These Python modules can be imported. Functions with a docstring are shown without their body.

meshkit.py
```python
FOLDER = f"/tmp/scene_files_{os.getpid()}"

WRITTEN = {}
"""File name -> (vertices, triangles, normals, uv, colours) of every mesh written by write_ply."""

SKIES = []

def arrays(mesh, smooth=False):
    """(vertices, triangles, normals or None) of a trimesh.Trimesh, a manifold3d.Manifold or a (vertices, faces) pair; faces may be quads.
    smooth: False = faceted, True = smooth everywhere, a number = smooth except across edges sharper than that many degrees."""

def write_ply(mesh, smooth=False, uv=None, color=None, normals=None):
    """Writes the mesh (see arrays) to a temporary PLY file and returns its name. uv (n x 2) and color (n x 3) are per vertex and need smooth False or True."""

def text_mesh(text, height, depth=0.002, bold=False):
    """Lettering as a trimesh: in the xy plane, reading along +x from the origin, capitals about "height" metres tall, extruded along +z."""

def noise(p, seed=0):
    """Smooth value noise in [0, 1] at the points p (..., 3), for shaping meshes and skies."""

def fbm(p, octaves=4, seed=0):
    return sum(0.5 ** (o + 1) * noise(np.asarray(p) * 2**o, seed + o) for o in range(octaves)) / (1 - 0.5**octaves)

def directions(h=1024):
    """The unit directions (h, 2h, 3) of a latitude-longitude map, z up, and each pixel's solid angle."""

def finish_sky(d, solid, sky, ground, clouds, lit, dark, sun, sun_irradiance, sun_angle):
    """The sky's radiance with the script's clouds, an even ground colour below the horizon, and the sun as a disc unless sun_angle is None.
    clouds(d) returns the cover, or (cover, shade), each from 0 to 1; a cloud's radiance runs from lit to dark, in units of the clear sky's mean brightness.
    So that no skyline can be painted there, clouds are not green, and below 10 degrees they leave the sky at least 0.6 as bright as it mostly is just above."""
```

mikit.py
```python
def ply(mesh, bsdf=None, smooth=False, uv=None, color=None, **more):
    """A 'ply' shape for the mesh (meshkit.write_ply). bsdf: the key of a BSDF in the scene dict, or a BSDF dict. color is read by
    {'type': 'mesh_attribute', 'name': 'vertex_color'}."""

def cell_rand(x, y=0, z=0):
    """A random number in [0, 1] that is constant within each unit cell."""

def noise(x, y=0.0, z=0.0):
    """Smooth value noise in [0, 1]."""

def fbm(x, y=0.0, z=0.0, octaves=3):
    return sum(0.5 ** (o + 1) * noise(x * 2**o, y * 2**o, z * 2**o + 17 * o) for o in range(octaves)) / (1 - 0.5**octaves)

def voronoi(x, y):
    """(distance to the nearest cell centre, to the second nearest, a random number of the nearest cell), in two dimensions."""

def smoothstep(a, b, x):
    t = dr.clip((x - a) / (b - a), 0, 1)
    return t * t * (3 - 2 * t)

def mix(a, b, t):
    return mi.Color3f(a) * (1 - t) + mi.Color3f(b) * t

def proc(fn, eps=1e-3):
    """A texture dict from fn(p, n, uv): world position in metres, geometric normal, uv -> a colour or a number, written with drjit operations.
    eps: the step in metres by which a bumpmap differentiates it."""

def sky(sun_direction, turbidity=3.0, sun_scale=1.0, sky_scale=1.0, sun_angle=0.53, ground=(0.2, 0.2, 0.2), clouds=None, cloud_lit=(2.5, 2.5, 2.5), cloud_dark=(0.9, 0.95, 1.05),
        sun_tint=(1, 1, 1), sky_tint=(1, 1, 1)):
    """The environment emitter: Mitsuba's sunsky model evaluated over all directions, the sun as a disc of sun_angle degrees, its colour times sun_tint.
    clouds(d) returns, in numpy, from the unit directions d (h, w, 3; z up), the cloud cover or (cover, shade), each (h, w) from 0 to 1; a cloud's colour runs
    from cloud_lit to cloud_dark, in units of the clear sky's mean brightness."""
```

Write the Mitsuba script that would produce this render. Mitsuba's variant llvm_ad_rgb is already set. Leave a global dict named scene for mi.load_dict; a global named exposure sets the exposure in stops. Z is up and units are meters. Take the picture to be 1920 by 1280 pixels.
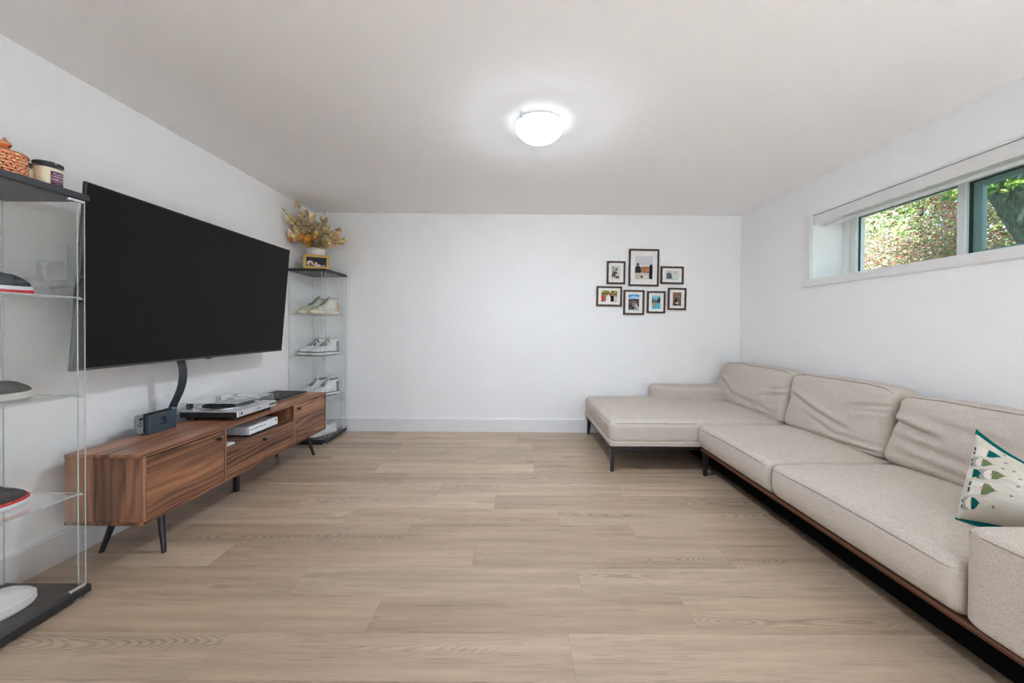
import math, random
import numpy as np, trimesh, drjit as dr, mitsuba as mi
import mikit, meshkit, manifold3d
from shapely.geometry import Polygon, Point, box as sbox
from mikit import proc, noise, fbm, smoothstep, mix, cell_rand

T = mi.ScalarTransform4f
PI = math.pi
rng = np.random.default_rng(7)
scene, labels = {}, {}

# ------------------------------------------------------------------ camera, sky, exposure
exposure = 0.87
CAM_H, FPX = 1.12, 680.0
YAW, PITCH, ROLL, PPX, PPY = .003, -.0086, .0069, 9.25, -21.3


def camera():
    cy, sy, cp, sp, cr, sr = math.cos(YAW), math.sin(YAW), math.cos(PITCH), math.sin(PITCH), math.cos(ROLL), math.sin(ROLL)
    R = np.array([cy, -sy, 0])
    f0 = np.array([sy, cy, 0])
    F = f0 * cp + np.array([0, 0, sp])
    U = -f0 * sp + np.array([0, 0, cp])
    r, u = cr * R + sr * U, -sr * R + cr * U
    m = np.eye(4)
    m[:3, 0], m[:3, 1], m[:3, 2], m[:3, 3] = -r, u, F, [0, 0, CAM_H]
    return {'type': 'perspective', 'fov': math.degrees(2 * math.atan(960 / FPX)), 'fov_axis': 'x', 'near_clip': 0.01, 'far_clip': 200.0,
            'principal_point_offset_x': -PPX / 1920, 'principal_point_offset_y': -PPY / 1280, 'to_world': T(m.tolist())}


scene['camera'] = camera()
scene['sky'] = mikit.sky([-0.42, -0.58, 0.70], turbidity=4.0, sun_scale=14.5, sky_scale=8.0, sun_angle=3.0, ground=(.2, .22, .15), sun_tint=(.73, 1.0, 1.50))
LAMP_RADIANCE = 100.0

XL, XR, H, D, YB = -2.1445, 2.3933, 2.319, 3.867, -1.6


# ------------------------------------------------------------------ helpers
def lin(r, g=None, b=None):
    c = np.array([r, g, b] if g is not None else [r, r, r], float) / 255
    return np.where(c <= .04045, c / 12.92, ((c + .055) / 1.055) ** 2.4)


used = {}


def numbered(name):
    n = used.get(name, 0)
    used[name] = n + 1
    return name if n == 0 else f'{name}_{n:03d}'


def tag(key, label=None, category=None, group=None, kind=None):
    d = labels.setdefault(key, {})
    for k, v in (('label', label), ('category', category), ('group', group), ('kind', kind)):
        if v:
            d[k] = v
    return key


def thing(name, label, category, group=None):
    return tag(numbered(name), label, category, group)


def put(name, mesh, bsdf, parent=None, smooth=False, color=None, uv=None, label=None, category=None, group=None, kind=None, M=None):
    key = numbered(f'{parent}__{name}' if parent else name)
    if isinstance(mesh, (list,)):
        mesh = trimesh.util.concatenate(mesh)
    if isinstance(mesh, tuple):
        mesh = trimesh.Trimesh(*mesh, process=False)
    if M is not None:
        mesh = mesh.copy()
        mesh.apply_transform(M)
    if color is not None and smooth not in (True, False):
        mesh = trimesh.graph.smooth_shade(mesh, angle=np.radians(smooth), facet_minarea=None)
        smooth = True
    if color is not None:
        color = np.asarray(color, float)
        if color.ndim == 1:
            color = np.tile(color, (len(mesh.vertices), 1))
    scene[key] = mikit.ply(mesh, bsdf, smooth=smooth, color=color, uv=uv)
    if label or category or group or kind:
        tag(key, label, category, group, kind)
    return key


def TR(x=0, y=0, z=0):
    m = np.eye(4)
    m[:3, 3] = x, y, z
    return m


def RZ(a):
    return trimesh.transformations.rotation_matrix(a, [0, 0, 1])


def RX(a):
    return trimesh.transformations.rotation_matrix(a, [1, 0, 0])


def RY(a):
    return trimesh.transformations.rotation_matrix(a, [0, 1, 0])


def box(lo, hi):
    lo, hi = np.asarray(lo, float), np.asarray(hi, float)
    m = trimesh.creation.box(extents=hi - lo)
    m.apply_translation((lo + hi) / 2)
    return m


def cbox(lo, hi, c=.004):
    lo, hi = np.asarray(lo, float), np.asarray(hi, float)
    c = min(c, .45 * float((hi - lo).min()))
    pts = []
    for sx in (0, 1):
        for sy in (0, 1):
            for sz in (0, 1):
                p = np.array([hi[0] if sx else lo[0], hi[1] if sy else lo[1], hi[2] if sz else lo[2]])
                s = np.array([-1 if sx else 1, -1 if sy else 1, -1 if sz else 1]) * c
                pts += [p + s * [0, 1, 1], p + s * [1, 0, 1], p + s * [1, 1, 0]]
    return trimesh.convex.convex_hull(np.array(pts))


def hull(pts):
    return trimesh.convex.convex_hull(np.asarray(pts, float))


def cyl(a, b, r0, r1=None, n=20):
    return tube([a, b], [r0, r0 if r1 is None else r1], n)


def tube(path, radius, n=10, flat=None, caps=True):
    """A swept tube through the points; radius a number or one per point; flat=(direction, factor) stretches across a direction."""
    P = np.asarray(path, float)
    k = len(P)
    R = np.broadcast_to(np.asarray(radius, float), (k,))
    t = np.gradient(P, axis=0) if k > 2 else np.tile(P[1] - P[0], (2, 1))
    t /= np.linalg.norm(t, axis=1, keepdims=True) + 1e-12
    ref = np.array([0, 0, 1.0]) if abs(t[0][2]) < .9 else np.array([1.0, 0, 0])
    if flat is not None:
        ref = np.asarray(flat[0], float)
    V = []
    a = np.arange(n) * 2 * PI / n
    for i in range(k):
        x = ref - t[i] * (ref @ t[i])
        x /= np.linalg.norm(x) + 1e-12
        y = np.cross(t[i], x)
        if flat is None:
            ref = x
        fx = flat[1] if flat is not None else 1.0
        V.append(P[i] + R[i] * (np.cos(a)[:, None] * x * fx + np.sin(a)[:, None] * y))
    V = np.vstack(V)
    F = []
    for i in range(k - 1):
        for j in range(n):
            p, q = i * n + j, i * n + (j + 1) % n
            F += [[p, q, q + n], [p, q + n, p + n]]
    if caps:
        V = np.vstack([V, P[0], P[-1]])
        c0, c1 = len(V) - 2, len(V) - 1
        for j in range(n):
            F += [[c0, (j + 1) % n, j], [c1, (k - 1) * n + j, (k - 1) * n + (j + 1) % n]]
    return trimesh.Trimesh(V, np.array(F), process=False)


def spline(pts, n=24):
    from scipy.interpolate import CubicSpline
    P = np.asarray(pts, float)
    s = np.r_[0, np.cumsum(np.linalg.norm(np.diff(P, axis=0), axis=1))]
    return CubicSpline(s, P)(np.linspace(0, s[-1], n))


def lathe(profile, n=40):
    m = trimesh.creation.revolve(np.asarray(profile, float), sections=n)
    if m.volume < 0:
        m.invert()
    return m


def extr(poly, h):
    return trimesh.util.concatenate([trimesh.creation.extrude_polygon(g_, h, engine='earcut') for g_ in getattr(poly, 'geoms', [poly])])


def grid_mesh(P, wrap=False):
    """(rows, cols, 3) -> mesh; wrap joins the last column to the first."""
    r, c = P.shape[:2]
    F = []
    for i in range(r - 1):
        for j in range(c if wrap else c - 1):
            a, b = i * c + j, i * c + (j + 1) % c
            F += [[a, b, b + c], [a, b + c, a + c]]
    return trimesh.Trimesh(P.reshape(-1, 3), np.array(F), process=False)


def quad(a, b, c, d):
    return trimesh.Trimesh(np.array([a, b, c, d], float), np.array([[0, 1, 2], [0, 2, 3]]), process=False)


def wood_box(lo, hi, grain, off=None, c=.0015):
    """A chamfer-edged board with uv in metres: u along the grain axis, v across it (continuing round the edges)."""
    m = cbox(lo, hi, c)
    m = trimesh.graph.smooth_shade(m, angle=np.radians(20), facet_minarea=None)
    v = np.array(m.vertices)
    n = np.array(m.vertex_normals)
    if off is None:
        off = rng.uniform(0, 40, 2)
    oth = [a for a in range(3) if a != grain]
    ext = np.asarray(hi) - np.asarray(lo)
    wide = oth[0] if ext[oth[0]] >= ext[oth[1]] else oth[1]
    thin = oth[1] if wide == oth[0] else oth[0]
    edge = np.abs(n[:, wide]) > .8
    across = np.where(edge, v[:, thin] + v[:, wide], v[:, wide])
    return m, np.stack([v[:, grain] + off[0], across + off[1]], 1)


def put_wood(name, lo, hi, grain, parent, off=None, c=.0015, bsdf='mat_walnut'):
    m, uv = wood_box(lo, hi, grain, off, c)
    return put(name, m, bsdf, parent, smooth=True, uv=uv)


def softbox(size, r, n=24, ne=5):
    """A rounded box grid centred at the origin, one continuous surface."""
    half = np.asarray(size, float) / 2
    r = min(r, half.min() * .98)

    def coords(h):
        e = np.linspace(0, r, ne + 1)
        k = max(3, int(round(n * (2 * h - 2 * r) / (2 * half.max()))) + 2)
        mid = np.linspace(-h + r, h - r, k)
        return np.concatenate([-h + e[:-1], mid, (h - e[:-1])[::-1]])

    cs = [coords(h) for h in half]
    V, F = [], []
    at = 0
    for ax in range(3):
        a, b = (ax + 1) % 3, (ax + 2) % 3
        A, B = np.meshgrid(cs[a], cs[b], indexing='ij')
        for s in (-1, 1):
            P = np.zeros(A.shape + (3,))
            P[..., a], P[..., b], P[..., ax] = A, B, s * half[ax]
            m, k = A.shape
            idx = np.arange(m * k).reshape(m, k) + at
            q = np.stack([idx[:-1, :-1], idx[1:, :-1], idx[1:, 1:], idx[:-1, 1:]], -1).reshape(-1, 4)
            if s < 0:
                q = q[:, ::-1]
            V.append(P.reshape(-1, 3))
            F.append(q)
            at += m * k
    V, F = np.vstack(V), np.vstack(F)
    F = np.vstack([F[:, [0, 1, 2]], F[:, [0, 2, 3]]])
    inner = np.clip(V, -(half - r), half - r)
    d = V - inner
    ln = np.linalg.norm(d, axis=1, keepdims=True)
    V = inner + d / np.maximum(ln, 1e-9) * r
    m = trimesh.Trimesh(V, F, process=False)
    m.merge_vertices(merge_tex=True, merge_norm=True, digits_vertex=6)
    return m


def fold(a, b, A, B, width, depth, curve=0.0):
    """Height of a crease along the segment A-B in the plane (a, b); it fades at both ends."""
    A, B = np.asarray(A, float), np.asarray(B, float)
    ab = B - A
    L = np.linalg.norm(ab)
    t = ((a - A[0]) * ab[0] + (b - A[1]) * ab[1]) / L ** 2
    tc = np.clip(t, 0, 1)
    perp = ((a - A[0]) * -ab[1] + (b - A[1]) * ab[0]) / L - curve * 4 * tc * (1 - tc)
    along = np.maximum(0, np.maximum(-t, t - 1)) * L
    fade = np.exp(-(along / .03) ** 2) * np.sqrt(np.clip(4 * tc * (1 - tc) + .15, 0, 1))
    depth = depth * 1.35
    return fade * (-depth * np.exp(-(perp / width) ** 2) + .55 * depth * np.exp(-((perp - 1.9 * width) / (1.3 * width)) ** 2))


# ------------------------------------------------------------------ materials
def diffuse(c):
    return {'type': 'twosided', 'b': {'type': 'diffuse', 'reflectance': {'type': 'rgb', 'value': [float(x) for x in c]}}}


def principled(c, rough=.5, metal=0.0, spec=.5, **kw):
    base = c if isinstance(c, dict) else {'type': 'rgb', 'value': [float(x) for x in c]}
    return {'type': 'twosided', 'b': {'type': 'principled', 'base_color': base, 'roughness': rough, 'metallic': metal, 'specular': spec, **kw}}


VC = {'type': 'mesh_attribute', 'name': 'vertex_color'}
scene['mat_wall'] = diffuse((.86, .86, .865))
scene['mat_ceiling'] = diffuse((.90, .90, .90))
scene['mat_bounce_ground'] = diffuse((.5, .49, .47))
scene['mat_subfloor'] = diffuse((.30, .22, .16))
scene['mat_trim'] = principled((.82, .82, .82), .4, spec=.4)
scene['mat_black_metal'] = principled((.012, .012, .013), .35, spec=.5)
scene['mat_platform_and_shade'] = diffuse((.005, .005, .005))  # near-black for the sofa platform and the painted shade below it
scene['mat_black_board'] = principled((.018, .018, .020), .42, spec=.5)
scene['mat_screen'] = principled((.010, .010, .0105), .32, spec=.10)
scene['mat_silver'] = principled((.75, .75, .76), .28, 1.0)
scene['mat_copper'] = principled((.86, .42, .24), .22, 1.0)
scene['mat_gold'] = principled((.72, .47, .13), .3, 1.0)
scene['mat_vc'] = principled(VC, .5, spec=.4)
scene['mat_vc_gloss'] = principled(VC, .22, spec=.5)
scene['mat_vc_matte'] = {'type': 'twosided', 'b': {'type': 'diffuse', 'reflectance': VC}}
scene['mat_glass'] = {'type': 'thindielectric', 'int_ior': 1.5, 'specular_transmittance': {'type': 'rgb', 'value': [.985, .995, .992]}}
scene['mat_window_glass'] = {'type': 'thindielectric', 'int_ior': 1.5}
scene['mat_glass_edge'] = principled((.50, .56, .55), .15, spec=.6)
scene['mat_leaf'] = {'type': 'principledthin', 'base_color': VC, 'roughness': .6, 'diff_trans': .5, 'spec_trans': 0.0}


def floor_fn(p, n, uv):
    plank = dr.floor(uv.x / 4.0)
    u = uv.x - plank * 4.0
    v = uv.y
    t1, t2, t3 = cell_rand(plank, 3, 1), cell_rand(plank, 5, 2), cell_rand(plank, 9, 4)
    s = plank * 7.31
    # cathedral figure: nested arches along the plank, broken by knots
    vc = v - .045 - .09 * t2
    wob = fbm(u * 2.2 + s, v * 9.0, 1.3, 3)
    arch = vc * vc * 300.0 + noise(u * 2.1 + s, 4.0 + v * 3.0) * 3.2 + wob * 1.1 + u * (t3 * 2 - 1) * 2.0
    ring = 0.5 + 0.5 * dr.sin(arch * 42.0)
    ring = ring * ring * (.6 + .8 * fbm(u * 6.0 + s, v * 90.0, 2.2, 2))
    zone = smoothstep(.44, .64, noise(u * 1.9 + s * 1.7, 9.0 + v * 5.0)) * smoothstep(.070, .030, dr.abs(vc + (wob - .5) * .05))
    knot = smoothstep(.80, .93, noise(u * 6.0 + s * 3.1, 2.0 + v * 22.0)) * smoothstep(.55, .8, noise(u * 2.0 + s, v * 4.0 + 3.0))
    streak = fbm(u * 3.5 + s, v * 60.0, 3.1, 3)
    fine = fbm(u * 18.0 + s, v * 520.0, 7.7, 2)
    band = fbm(u * 1.1 + s, v * 16.0, 5.5, 3)
    pore = smoothstep(.66, .86, noise(u * 11.0 + s, v * 360.0)) * smoothstep(.35, .65, noise(u * 2.3 + s, v * 14.0 + 5.0))
    tone = 1.02 - .16 * pore + .20 * (t1 - .5) + .38 * (band - .5) + .18 * (streak - .5) + .26 * (fine - .5) - .26 * zone * (ring - .25) - .16 * knot
    c = mix((.335, .238, .166), (.468, .358, .262), dr.clip(t2 * .6 + band * .7 - .15, 0, 1))
    return c * tone


def walnut_fn(p, n, uv):
    u, v = uv.x, uv.y
    vv = v + .012 * (fbm(u * 1.3, v * 5.0, 8.0, 2) - .5)
    st = dr.floor(vv / .074)
    t = cell_rand(st, 2, 7)
    f = vv / .074 - st
    t = dr.lerp(t, cell_rand(st + 1, 2, 7), smoothstep(.93, 1.0, f))
    s = t * 37.0
    warp = fbm(u * 1.4 + s, v * 7.0, 2.0, 3)
    g = fbm(u * 1.1 + s, v * 48.0 + warp * 9.0, 1.0, 3)
    ring = 0.5 + 0.5 * dr.sin((v * 70.0 + warp * 13.0 + t * 6.0) * 2.2)
    fine = fbm(u * 9.0 + s, v * 420.0, 4.0, 2)
    k = dr.clip(.16 + .40 * t + .75 * (warp - .5) + .50 * (g - .5) + .20 * (ring - .5), 0, 1)
    c = mix((.066, .029, .018), (.480, .220, .112), k)
    return c * (.80 + .40 * fine)


def fabric_fn(p, n, uv):
    a = noise(p.x * 1050, p.y * 1050, p.z * 1050)
    b = noise(p.x * 450 + 31, p.y * 450, p.z * 450)
    c = noise(p.x * 55, p.y * 55 + 3, p.z * 55)
    d = noise(p.x * 3.1, p.y * 3.1, p.z * 3.1 + 9)
    sp = smoothstep(.46, .84, a * .6 + b * .4)
    base = mix((.560, .490, .425), (.680, .612, .545), dr.clip(c * .4 + (1 - a) * .6, 0, 1))
    return mix(base, (.155, .138, .122), sp * .70) * (.95 + .1 * d)


def fabric_bump(p, n, uv):
    return noise(p.x * 380, p.y * 380, p.z * 380)


def rail_fn(p, n, uv):
    g = fbm(p.x * 60, p.y * 2.5, p.z * 60, 3)
    return mix((.055, .020, .010), (.135, .050, .024), g)


def knit_fn(p, n, uv):
    h = dr.abs(2 * ((uv.y * 60) - dr.floor(uv.y * 60)) - 1)
    z = uv.x * 150 + h * 1.2
    return .93 + .07 * dr.sin(z * 2 * PI)


scene['mat_floor'] = principled(proc(floor_fn), .34, spec=.45)
scene['mat_walnut'] = principled(proc(walnut_fn), .36, spec=.45)
scene['mat_fabric'] = {'type': 'twosided', 'b': {'type': 'bumpmap', 'arbitrary': proc(fabric_bump, .0006), 'scale': .0012,
                                                'bsdf': {'type': 'diffuse', 'reflectance': proc(fabric_fn)}}}
scene['mat_seam'] = diffuse((.30, .26, .23))
scene['mat_rail'] = principled(proc(rail_fn), .45, spec=.2)

# ------------------------------------------------------------------ the room
WY0, WY1, WZ0, WZ1 = 1.36, 2.93, 1.523, 2.035          # window opening in the right wall
t = .12
put('floor', box([XL - t, YB - t, -.12], [XR + .4, D + t, -.004]), 'mat_subfloor', kind='structure', label='floor of pale brown oak planks', color=None)
put('ceiling', box([XL - t, YB - t, H], [XR + .4, D + t, H + .1]), 'mat_ceiling', kind='structure', label='smooth white ceiling')
put('wall_left', box([XL - t, YB, -.004], [XL, D, H]), 'mat_wall', kind='structure', label='white left wall behind the television')
put('wall_back', box([XL - t, D, -.004], [XR + .4, D + t, H]), 'mat_wall', kind='structure', label='white back wall with the picture frames')
DX0, DX1, DZ = -.5, 2.25, 2.06                           # added glazed opening behind the camera, lets sunlight in to fill the room
put('wall_front', [box([XL - t, YB - t, -.004], [DX0, YB, H]), box([DX1, YB - t, -.004], [XR + .4, YB, H]), box([DX0, YB - t, DZ], [DX1, YB, H])], 'mat_wall', kind='structure', label='white wall behind the camera')
door = tag(numbered('door_1'), 'added glazed opening behind the camera for fill sunlight', None, None, 'structure')
put('added_door_frame', [box([DX0, YB - .09, 0], [DX0 + .06, YB - .03, DZ]), box([DX1 - .06, YB - .09, 0], [DX1, YB - .03, DZ]), box([DX0, YB - .09, DZ - .06], [DX1, YB - .03, DZ]), box([DX0, YB - .09, 0], [DX1, YB - .03, .05])], 'mat_trim', door)
put('pane', quad([DX0 + .06, YB - .06, .05], [DX1 - .06, YB - .06, .05], [DX1 - .06, YB - .06, DZ - .06], [DX0 + .06, YB - .06, DZ - .06]), 'mat_window_glass', door)
put('bounce_ground', box([-9, -14, -.3], [9, YB - t, -.05]), 'mat_bounce_ground', kind='structure', label='added pale ground that bounces daylight indoors')  # unseen pale slab, added to bounce daylight in through the opening
XO = XR + .36                                           # outer face of the thick basement wall
hole = trimesh.boolean.difference([box([XR, YB, -.004], [XO, D, H]), box([XR - .1, WY0, WZ0], [XO + .1, WY1, WZ1])], engine='manifold')
put('wall_right', hole, 'mat_wall', kind='structure', label='white right wall with a high window')

# planks: rows run left to right; each plank is a part of the floor
PW, PL, GAP = .1812, 1.232, .0003
row0 = 1.317
joints = {-1: .198, 0: .689, 1: .29, 2: -.196, 3: -.582, 4: .262, 5: -.128, 6: -.516, 7: .43, 8: .15, 9: -.33, 10: .62}
pid = 0
k0 = int(math.floor((YB - row0) / PW))
for k in range(k0, 40):
    y0, y1 = max(row0 + k * PW, YB), min(row0 + (k + 1) * PW, D)
    if y0 >= D - .002:
        break
    j = joints.get(k, rng.uniform(-.6, .6))
    while j > XL:
        j -= PL
    while j < XR:
        x0, x1 = max(j, XL), min(j + PL, XR)
        j += PL
        if x1 - x0 < .01:
            continue
        m = cbox([x0 + GAP / 2, y0 + GAP / 2, -.004], [x1 - GAP / 2, y1 - GAP / 2, 0], .0003)
        m = trimesh.graph.smooth_shade(m, angle=.3, facet_minarea=None)
        v = np.array(m.vertices)
        uv = np.stack([np.clip(v[:, 0] - (j - PL), .0, PL) + 1.0 + pid * 4.0, v[:, 1] - (row0 + k * PW)], 1)
        put('plank', m, 'mat_floor', 'floor', smooth=True, uv=uv)
        pid += 1


def baseboard(name, a, b, nrm, label):
    a, b, nrm = np.array([*a, 0.]), np.array([*b, 0.]), np.array([*nrm, 0.])
    prof = [(0, .0), (.015, .0), (.015, .132), (.013, .139), (.008, .142), (0, .142)]
    pts = [p + nrm * q[0] + [0, 0, q[1]] for p in (a, b) for q in prof]
    return put(name, hull(pts), 'mat_trim', kind='structure', label=label)


baseboard('baseboard_left', (XL, YB), (XL, D), (1, 0), 'white baseboard along the left wall')
baseboard('baseboard_back', (XL + .015, D), (XR, D), (0, -1), 'white baseboard along the back wall')
baseboard('baseboard_right', (XR, YB), (XR, D - .015), (-1, 0), 'white baseboard along the right wall')

# window casing: bottom apron with a sloping top, two sides, thin head
tr = .016
put('trim_1', hull([(XR, y, z) for y in (WY0 - .09, WY1 + .085) for z in (WZ0 - .063, WZ0)] +
                   [(XR - .026, y, z) for y in (WY0 - .09, WY1 + .085) for z in (WZ0 - .058, WZ0 - .02)] + [(XR - .016, y, WZ0) for y in (WY0 - .09, WY1 + .085)]),
    'mat_trim', kind='structure', label='white casing board under the window')
put('trim_2', cbox([XR - tr, WY1, WZ0], [XR, WY1 + .07, WZ1 + .012], .004), 'mat_trim', kind='structure', label='white casing board beside the window')
put('trim_3', cbox([XR - tr, WY0 - .07, WZ0], [XR, WY0, WZ1 + .012], .004), 'mat_trim', kind='structure', label='white casing board at the near side of the window')
put('trim_4', cbox([XR - .004, WY0, WZ1 + .003], [XR, WY1, WZ1 + .012], .001), 'mat_trim', kind='structure', label='white casing board over the window')
# window: fixed left light and sliding right light set deep in the wall
XF = 2.655
w = tag(numbered('window_1'), 'white vinyl window with a fixed and a sliding light', None, None, 'structure')
FD = .075
MY = 2.165                                              # meeting stile
bars = [([XF, WY0, WZ0], [XF + FD, WY1, WZ0 + .045]), ([XF, WY0, WZ1 - .04], [XF + FD, WY1, WZ1]),
        ([XF, WY1 - .095, WZ0], [XF + FD, WY1, WZ1]), ([XF, WY0, WZ0], [XF + FD, WY0 + .095, WZ1]), ([XF, MY - .022, WZ0], [XF + FD, MY + .022, WZ1])]
put('window_frame', [cbox(a, b, .004) for a, b in bars], 'mat_trim', w)
put('window_frame', [cbox([XF - .02, WY1 - .05, WZ0], [XF + .001, WY1, WZ1], .004), cbox([XF - .02, WY0, WZ0], [XF + .001, WY0 + .05, WZ1], .004),
                     cbox([XF - .02, WY0 + .05, WZ1 - .022], [XF + .001, WY1 - .05, WZ1], .004), cbox([XF - .02, WY0 + .05, WZ0], [XF + .001, WY1 - .05, WZ0 + .012], .004)], 'mat_trim', w)
gz0, gz1 = WZ0 + .045, WZ1 - .04
gx = XF + .03
put('gasket', [box([XF + .020, WY1 - .0975, gz0], [XF + .036, WY1 - .095, gz1]), box([XF + .020, MY + .022, gz1 - .003], [XF + .036, WY1 - .095, gz1])],
    'mat_vc', w, color=lin(40, 60, 50))
put('pane', quad([gx, MY + .022, gz0], [gx, WY1 - .095, gz0], [gx, WY1 - .095, gz1], [gx, MY + .022, gz1]), 'mat_window_glass', w)
sx = XF + .042                                          # sliding sash, behind the meeting stile, dark greenish profile
s0, s1 = WY0 + .095, MY - .022
sash = [cbox([sx, s1 - .045, gz0], [sx + .03, s1 + .04, gz1], .003), cbox([sx, s0 - .02, gz0], [sx + .03, s0 + .045, gz1], .003),
        cbox([sx, s0, gz1 - .035], [sx + .03, s1, gz1 + .01], .003), cbox([sx, s0, gz0 - .01], [sx + .03, s1, gz0 + .018], .003)]
put('sliding_sash', sash, 'mat_vc', w, color=lin(120, 150, 148))
put('sash_channel', [box([XF + .022, s1 - .004, gz0], [sx, s1, gz1]), box([XF + .022, s0, gz1 - .006], [sx, s1, gz1])], 'mat_vc', w, color=lin(46, 62, 52))
put('pane', quad([sx + .015, s0 + .045, gz0], [sx + .015, s1 - .045, gz0], [sx + .015, s1 - .045, gz1], [sx + .015, s0 + .045, gz1]), 'mat_window_glass', w)

# roller blind, drawn up
rb = thing('roller_blind', 'white roller blind drawn up at the top of the window', 'blind')
by0, by1 = WY0 + .006, WY1 - .006
put('valance', cbox([XR + .002, by0, WZ1 - .080], [XR + .012, by1, WZ1 - .006], .002), 'mat_trim', rb)
put('roller', cyl([XR + .045, by0, WZ1 - .042], [XR + .045, by1, WZ1 - .042], .026, n=24), 'mat_trim', rb, smooth=40)
put('hem_bar', cbox([XR + .058, by0 + .02, WZ1 - .102], [XR + .076, by1 - .02, WZ1 - .078], .006), 'mat_trim', rb, smooth=40)

# outlet
ot = thing('wall_outlet', 'white electrical outlet low on the back wall beside the far glass cabinet', 'outlet')
ox, oz = -1.838, .372
put('cover_plate', cbox([ox - .036, D - .007, oz - .058], [ox + .036, D, oz + .058], .004), 'mat_trim', ot)
for dz in (-.024, .024):
    r = put('receptacle', cbox([ox - .017, D - .010, oz + dz - .019], [ox + .017, D - .006, oz + dz + .019], .003), 'mat_trim', ot)
    put('slot', [box([ox + s * .006 - .0012, D - .0106, oz + dz - .004], [ox + s * .006 + .0012, D - .0098, oz + dz + .008]) for s in (-1, 1)], 'mat_black_metal', r)


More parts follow.
